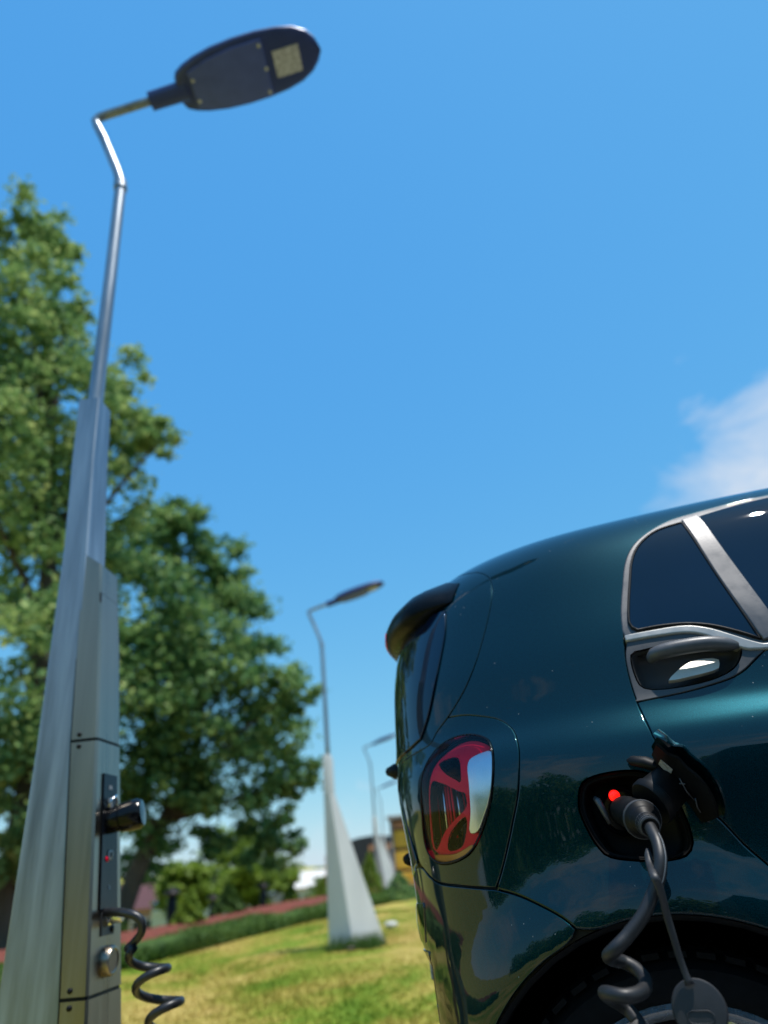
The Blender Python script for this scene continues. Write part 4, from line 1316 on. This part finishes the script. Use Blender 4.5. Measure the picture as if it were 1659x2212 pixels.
# front end: fender, bonnet, windscreen, sill
panel_obj('front_body', car, 'paint', segs([(2.375, 6.5), (2.385, 4.5), (2.375, 2.6), (2.345, 1.05)], [(2.345, 1.05), FARCH[2]], FARCH[2:-2], [FARCH[-3], (UMAX, .5)], [(UMAX, .5), (UMAX, 6.8)], [(UMAX, 6.8), (3.0, 6.6), (2.375, 6.5)]), [], both=True, res=.03)
panel_obj('bonnet', car, 'paint', segs([(2.9, 6.7), (UMAX, 6.85)], [(UMAX, 6.85), (UMAX, TMAX - .02)], [(UMAX, TMAX - .02), (2.9, TMAX - .02)], [(2.9, TMAX - .02), (2.9, 6.7)]), [], both=True, res=.04)
panel_obj('windscreen', car, 'glass_dark', segs([(2.40, 6.6), (2.88, 6.72)], [(2.88, 6.72), (2.88, TMAX - .02)], [(2.88, TMAX - .02), (2.27, TMAX - .02)], [(2.27, TMAX - .02), (2.32, 11), (2.40, 9.1)], [(2.40, 9.1), (2.40, 6.6)]), [], both=True, off=-.002, res=.04)
panel_obj('sill', car, 'black', segs([(1.53, .95), (2.33, .95)], [(2.33, .95), (2.35, .1)], [(2.35, .1), (1.51, .1)], [(1.51, .1), (1.53, .95)]), [], both=True, res=.03)

# ---- charge port
well = obj('charge_port', *bowl(port_o, [(1.0, .001, 0, 0), (.985, .004, 0, 0), (.95, .009, 0, 0), (.935, .020, 0, 0), (.90, .024, 0, 0), (.88, .050, 0, 0), (.80, .056, 0, 0), (.4, .058, 0, 0)]), 'black', car)
ring = np.concatenate([port_o, port_o[:1]])
cen = port_o.mean(0)
obj('port_seal', *tube([S(u, t / TS) - N(np.array(u), np.array(t / TS)) * .010 for u, t in cen + (ring - cen) * .955], .0035, 8, False), 'rubber', well)
sx = np.array(PORTPTS[2]); fwd = np.array((.05, -1, -.05))
obj('inlet_ring', *lathe([(.0, -.01), (.038, -.01), (.038, .012), (.034, .016), (.030, .012), (.030, -.005), (0, -.005)], sx, fwd, 24), 'black_gloss', well, sharp=35)
obj('status_light', *lathe([(0, 0), (.009, 0), (.0085, .003), (.005, .0045), (0, .005)], np.array(LEDPT), fwd, 16), 'led_red', well)
lk_ = np.array(PORTPTS[1])
obj('lock_pin', *tube([lk_ + np.array(v) for v in ((-.004, -.006, .018), (0, -.010, .014), (.006, -.010, -.004), (.011, -.008, -.022))], [.004, .0055, .005, .003], 8), 'trim', well)
# open flap with its inner plate, hinge arm and socket cover
Fo, Fi = catmull(FLAP_FREE, 3), catmull(FLAP_IN, 3)
nf = len(Fo)
rows = [Fi + (Fo - Fi) * s + np.array((.012, 0, .010)) * math.sin(math.pi * s) * .9 for s in np.linspace(0, 1, 8)]
nn = np.array((.70, .10, .70)); nn /= np.linalg.norm(nn)
top = [r + nn * (.007 if 0 < i < 7 else .003) for i, r in enumerate(rows)]
V = np.concatenate(rows + top)
F = []
for i in range(7):
    for k in range(nf - 1):
        F.append((i * nf + k, i * nf + k + 1, (i + 1) * nf + k + 1, (i + 1) * nf + k))
        b = 8 * nf
        F.append((b + i * nf + k + 1, b + i * nf + k, b + (i + 1) * nf + k, b + (i + 1) * nf + k + 1))
edge = [k for k in range(nf)] + [i * nf + nf - 1 for i in range(1, 8)] + [7 * nf + k for k in range(nf - 2, -1, -1)] + [i * nf for i in range(6, 0, -1)]
for i in range(len(edge)):
    a, b2 = edge[i], edge[(i + 1) % len(edge)]
    F.append((b2, a, a + 8 * nf, b2 + 8 * nf))
flap = obj('port_flap', V, F, 'paint', car, sharp=50)
inn = [Fi + (Fo - Fi) * s - nn * .003 + (Fo[nf // 2] * 0) for s in (.12, .35, .6, .80)]
iv = np.concatenate([r[2:-2] for r in inn]); m_ = nf - 4
iv = np.concatenate([iv, iv - nn * .004])
fi_ = []
for i in range(3):
    for k in range(m_ - 1):
        fi_.append((4 * m_ + i * m_ + k, 4 * m_ + i * m_ + k + 1, 4 * m_ + (i + 1) * m_ + k + 1, 4 * m_ + (i + 1) * m_ + k))
for k in range(m_ - 1):
    fi_.append((k, k + 1, 4 * m_ + k + 1, 4 * m_ + k)); fi_.append((3 * m_ + k + 1, 3 * m_ + k, 7 * m_ + k, 7 * m_ + k + 1))
obj('inner_plate', iv, fi_, 'black', flap, sharp=40)
# paper label and moulded ribs on the inner plate
def fl(s, k, d=-.008):
    k0 = int(k); f = k - k0
    a = Fi[k0] * (1 - f) + Fi[min(nf - 1, k0 + 1)] * f; b = Fo[k0] * (1 - f) + Fo[min(nf - 1, k0 + 1)] * f
    return a + (b - a) * s + nn * d
obj('paper_label', *loft([[fl(.30, 5.0), fl(.50, 5.0), fl(.50, 9.0), fl(.30, 9.0)], [fl(.30, 5.0, -.0092), fl(.50, 5.0, -.0092), fl(.50, 9.0, -.0092), fl(.30, 9.0, -.0092)]]), 'label', flap, smooth=False)
for k, (s0, k0, s1, k1) in enumerate(((.32, 10, .50, 13), (.5, 11.5, .36, 16), (.42, 16, .32, 19))):
    obj('rib', *tube([fl(s0, k0, -.009), fl((s0 + s1) / 2, (k0 + k1) / 2, -.012), fl(s1, k1, -.009)], .0011, 6), 'handle', flap)
pc = np.array(PORTPTS[3])
ca = np.array((-.62, -.35, -.42)); ca /= np.linalg.norm(ca)
cover = obj('socket_cover', *lathe([(.0, -.03), (.026, -.03), (.030, -.024), (.032, .012), (.035, .014), (.035, .024), (.033, .027), (0, .027)], pc, ca, 26), 'black', flap, sharp=35)
obj('hinge_arm', *tube([S(1.205, 4.2) - (0, -.03, 0), pc + (.02, .01, .0), Fi[nf // 2]], [.012, .014, .014], 10), 'black', flap)
pe = np.array(PORTPTS[4])
obj('hinge_tab', *tube([pe + np.array(v) for v in ((-.024, .02, .010), (-.018, .012, .008), (0, 0, .002), (.02, .0, -.008), (.04, .01, -.022))], [.004, .011, .013, .012, .008], 10, True, .7), 'black', flap)

# ---- wheels
def wheel(x, yc, z, side, name='wheel'):
    """side -1: outer face towards -y"""
    ax = (0, side, 0)
    w = obj(name, *lathe([(.205, -.09), (.24, -.094), (.285, -.088), (.303, -.06), (.306, 0), (.303, .06), (.290, .088), (.262, .094), (.250, .088), (.215, .06)], (x, yc, z), ax, 64), 'rubber', car, sharp=40)
    tr = []
    for k in range(48):
        a = 2 * math.pi * k / 48
        for s, l in ((-.055, .05), (.055, .05), (0, .04)):
            V, F = box((0, 0, 0), (.026, l, .008))
            V = V + np.array((0, s, .307)); b = a + (.03 if s else 0)
            V = np.stack([V[:, 0] * math.cos(b) + V[:, 2] * math.sin(b), V[:, 1], -V[:, 0] * math.sin(b) + V[:, 2] * math.cos(b)], 1) + (x, yc, z)
            tr.append((V, F))
    tag(obj('tread_blocks', *merge(tr), 'rubber', w, smooth=False), kind='stuff')
    rim = obj('rim', *lathe([(.19, -.08), (.215, -.08), (.225, .05), (.246, .072), (.249, .086), (.242, .093), (.234, .088), (.222, .06), (.19, .04), (.19, -.08)], (x, yc, z), ax, 64), 'alloy', w, sharp=40)
    obj('rim_back', *lathe([(0, .0), (.2, .0), (.2, .004), (0, .004)], (x, yc, z), ax, 32), 'black', rim)
    for k in range(8):
        a = 2 * math.pi * (k + .5) / 8
        prof = [(.03, .028, .062), (.09, .019, .070), (.15, .020, .074), (.228, .036, .080)]
        rings = []
        for r, hw, dd in prof:
            c, s = math.cos(a), math.sin(a)
            pts = []
            for t, d2 in ((-hw, dd - .006), (-hw * .6, dd), (hw * .6, dd), (hw, dd - .006), (hw, dd - .03), (-hw, dd - .03)):
                pts.append((x + r * c - t * s, yc + side * d2, z + r * s + t * c))
            rings.append(pts)
        obj('spoke', *loft(rings), 'alloy', rim, sharp=35)
    obj('hub_cap', *lathe([(0, .05), (.045, .05), (.045, .074), (.036, .080), (0, .081)], (x, yc, z), ax, 24), 'alloy', rim, sharp=35)
    return w


for x in (REAR_AX, FRONT_AX):
    for yc, sd in ((.145, -1), (1.515, 1)):
        wheel(x, yc, .318, sd)
        A = np.radians(np.arange(-118, 119, 8))
        ys = (.012, .018, .10, .30) if sd < 0 else (1.648, 1.642, 1.56, 1.36)
        rr = (.350, .342, .342, .342)
        V = np.array([[(x + r * math.sin(a), y, ARCH_Z + r * math.cos(a)) for a in A] for y, r in zip(ys, rr)] + [[(x, ys[-1], ARCH_Z)] * len(A)]).reshape(-1, 3)
        n_ = len(A)
        F = [(i * n_ + k, i * n_ + k + 1, (i + 1) * n_ + k + 1, (i + 1) * n_ + k) for i in range(4) for k in range(n_ - 1)]
        obj('wheel_arch_liner', V, F, 'black', car)
obj('axle', *tube([(REAR_AX, .2, .318), (REAR_AX, 1.46, .318)], .04, 10), 'black', car)
obj('axle', *tube([(FRONT_AX, .2, .318), (FRONT_AX, 1.46, .318)], .03, 10), 'black', car)
mrr = obj('door_mirror', *lathe([(0, -.09), (.05, -.085), (.085, -.05), (.095, 0), (.09, .05), (.06, .08), (0, .085)], (1.62, -.12, 1.02), (.5, -.8, 0), 20), 'paint', car)
obj('mirror_arm', *tube([(1.64, .06, .97), (1.63, -.05, .98), (1.62, -.10, .99)], [.022, .02, .02], 8), 'black', mrr)


# ---- parked cars far behind the mulch bed, same family of shapes, coarse
def parked_car(x, y, rz, paint, label):
    z0 = float(terrain(x, y))
    root = empty('parked_car', (x, y, z0), rz, label=label, cat='car', group='cars parked beyond the mulch bed')
    u, t = np.meshgrid(np.linspace(0, UMAX, 60), np.linspace(.1, TMAX - .01, 26), indexing='ij')
    def both(P):
        return np.concatenate([P, mir(P)])
    G = S(u, t).reshape(-1, 3)
    sc = np.array((1.5, 1.06, .98)); ctr = np.array((1.25, .83, 0))
    nt = 26
    F = [(i * nt + j, (i + 1) * nt + j, (i + 1) * nt + j + 1, i * nt + j + 1) for i in range(59) for j in range(nt - 1)]
    F2 = F + [tuple(k + len(G) for k in f)[::-1] for f in F]
    obj('body', (both(G) - ctr) * sc, F2, paint, root, world_space=False)
    for (u0, u1, t0, t1) in ((1.2, 2.3, 6.9, 9.1), (.02, .72, 6.1, 8.6), (2.45, 2.95, 6.7, 12.9)):
        uu, tt = np.meshgrid(np.linspace(u0, u1, 12), np.linspace(t0, t1, 8), indexing='ij')
        P = (S(uu, tt) + N(uu, tt) * .008).reshape(-1, 3)
        Fq = [(i * 8 + j, (i + 1) * 8 + j, (i + 1) * 8 + j + 1, i * 8 + j + 1) for i in range(11) for j in range(7)]
        P2 = both(P); Fq2 = Fq + [tuple(k + len(P) for k in f)[::-1] for f in Fq]
        obj('window', (P2 - ctr) * sc, Fq2, 'glass_dark', root, world_space=False)
    for xx in (.35, 2.2):
        for yy in (.06, 1.6):
            obj('wheel', *lathe([(0, -.09), (.29, -.09), (.31, 0), (.29, .09), (0, .09)], ((xx - 1.25) * 1.5, (yy - .83) * 1.06, .30), (0, 1, 0), 20), 'rubber', root, world_space=False, sharp=40)


parked_car(-18.6, 30.5, math.radians(70), 'car_blue', 'pale blue parked car beyond the mulch bed, left of the pair')
parked_car(-17.4, 33.5, math.radians(70), 'car_grey', 'silver grey parked car beyond the mulch bed, right of the pair')

# unseen van added behind the camera to darken the flank and its reflections
van = empty('added_van', (3.4, -4.3, 0), 0, label='unseen dark van added behind the camera to darken the car door and its reflections', cat='van')
pr_ = [(-2.3, .35), (-2.35, .9), (-2.28, 1.75), (-2.15, 1.98), (.9, 2.0), (1.25, 1.92), (1.75, 1.2), (2.35, 1.02), (2.5, .8), (2.5, .35)]
obj('body', *loft([[(x, -.92 + e, z) for x, z in pr_] for e in (.0,)] + [[(x, .92, z) for x, z in pr_]]), 'wall_dark', van, world_space=False, smooth=False)
for (x0, x1) in ((-1.9, -.6), (-.5, .7)):
    obj('window', *loft([[(x0, y, 1.25), (x1, y, 1.25), (x1 - .03, y, 1.75), (x0 + .03, y, 1.75)] for y in (.90, .925)]), 'glass_dark', van, world_space=False, smooth=False)
for x in (-1.55, 1.6):
    for y in (-.82, .82):
        obj('wheel', *lathe([(0, -.11), (.30, -.11), (.335, -.05), (.335, .05), (.30, .11), (0, .11)], (x, y, .335), (0, 1, 0), 24), 'rubber', van, world_space=False, sharp=40)

# ------------------------------------------------------------------ the coiled charging cable from post to car
cc = empty('charging_cable', (-.3, .3, 0), label='coiled charging cable running from the lamp post charger to the car port', cat='cable')
PL_ = np.array(PLUG)
pp = catmull(PL_, 6)
s = np.linspace(0, 1, len(pp))
pr = np.interp(s, [0, .18, .3, .5, .62, .66, .72, .74, .80, .82, .84, .87, .89, .92, .94, 1], [.021, .022, .0235, .0235, .023, .026, .026, .022, .020, .016, .018, .015, .0175, .0145, .0165, .0125])
ps = catmull(pp, 3); pr2 = np.interp(np.linspace(0, 1, len(ps)), s, pr)
plug = obj('plug', *tube(ps, pr2, 22), 'black', cc, sharp=40)
obj('plug_collar', *lathe([(.023, 0), (.0268, .001), (.0275, .005), (.0268, .009), (.023, .010)], PL_[3], PL_[4] - PL_[3], 28), 'trim_dark', plug, sharp=40)
rdir = PL_[5] - PL_[4]
for k in range(4):
    obj('relief_ring', *lathe([(.0125, 0), (.0165 - k * .0007, .001), (.0165 - k * .0007, .0035), (.0125, .0045)], PL_[4] + rdir * (.38 + .17 * k), rdir, 20), 'trim_dark', plug, sharp=40)
cb = catmull(CABLE, 6)
# continue as a coil down to the tarmac
e = cb[-1]; ang0 = math.atan2(-.02, .03)
hel = []
for k in range(1, 90):
    a = -k * .38
    zz = e[2] - k * .0052
    hel.append((e[0] - .01 + .042 * math.cos(a) - .042 - .0006 * k, e[1] + .040 * math.sin(a) - .0012 * k, max(.02, zz)))
cb = np.concatenate([cb, catmull(np.array(hel)[1:], 2)])
ccord = obj('car_end_cord', *tube(cb, .0084, 14), 'cable', cc)
# printing along the cable near the plug, too small to read: a thin pale line of ink
ink = catmull(np.array(CABLE)[1:6], 8)
ink = ink + np.array((.0062, -.0094, .001))
obj('printed_line', *tube(ink, .0007, 4), 'print', ccord)
# post end: lead out of the gland, then the hanging coil
c0 = catmull(COIL0, 6)
ax = np.array(COILAX, float)
hel = []
turns = 9.5
axd = (ax[1] - ax[0]) / np.linalg.norm(ax[1] - ax[0])
pitch = .078
acr = np.array((.83, .56, 0))                 # across the picture
tow = np.array((.50, -.74, .30))              # near side of each turn rides a little higher
for k in range(int(turns * 24)):
    a = math.pi * .75 + 2 * math.pi * k / 24
    c = ax[0] + axd * (k / 24 * pitch)
    c[2] = max(c[2], .10)
    hel.append(c + (acr * math.cos(a) + tow * math.sin(a)) * .044 * min(1, .55 + k / 20))
hel = np.array(hel); hel[:, 2] = np.maximum(hel[:, 2], .115 * (hel[:, 0] < -.6) + .018)
pts = np.concatenate([c0, hel])
link = catmull([hel[-1], hel[-1] + (.12, -.1, -.03), (-.30, .05, .025), (-.1, -.35, .02), (.10, -.42, .02), (cb[-1][0] - .1, cb[-1][1] - .03, .02), cb[-1]], 8)
obj('post_end_cord', *tube(catmull(pts[::1], 1), .0098, 12), 'cable_black', cc)
obj('link_cord', *tube(link, .0105, 10), 'cable_black', cc)
# dust cap hanging on its strap
st = catmull(STRAP, 5)
cap_c = np.array(CAPC[0]); cdir = np.array((-.10, -1, .16)); cdir /= np.linalg.norm(cdir)
strap = obj('cap_strap', *tube(st, np.interp(np.linspace(0, 1, len(st)), [0, .05, .3, .95, 1], [.002, .005, .0055, .0042, .006]), 8, True, .45), 'cap_rubber', cc)
cap = obj('dust_cap', *lathe([(0, -.014), (.028, -.014), (.0305, -.010), (.0320, -.004), (.0320, .003), (.0305, .0055), (.0285, .0058), (.0, .0052)], cap_c, cdir, 36), 'cap_rubber', cc, sharp=35)
a1 = np.cross(cdir, (0, 0, 1)); a1 /= np.linalg.norm(a1); a2 = np.cross(a1, cdir)
slot = [(math.copysign(.008, math.cos(t)) + .0075 * math.cos(t), .0065 * math.sin(t)) for t in np.linspace(0, 2 * math.pi, 29)]
obj('embossed_slot', *tube([cap_c + cdir * .0062 + a1 * p + a2 * (q - .008) for p, q in slot], .0007, 5, False), 'cap_rubber', cap)
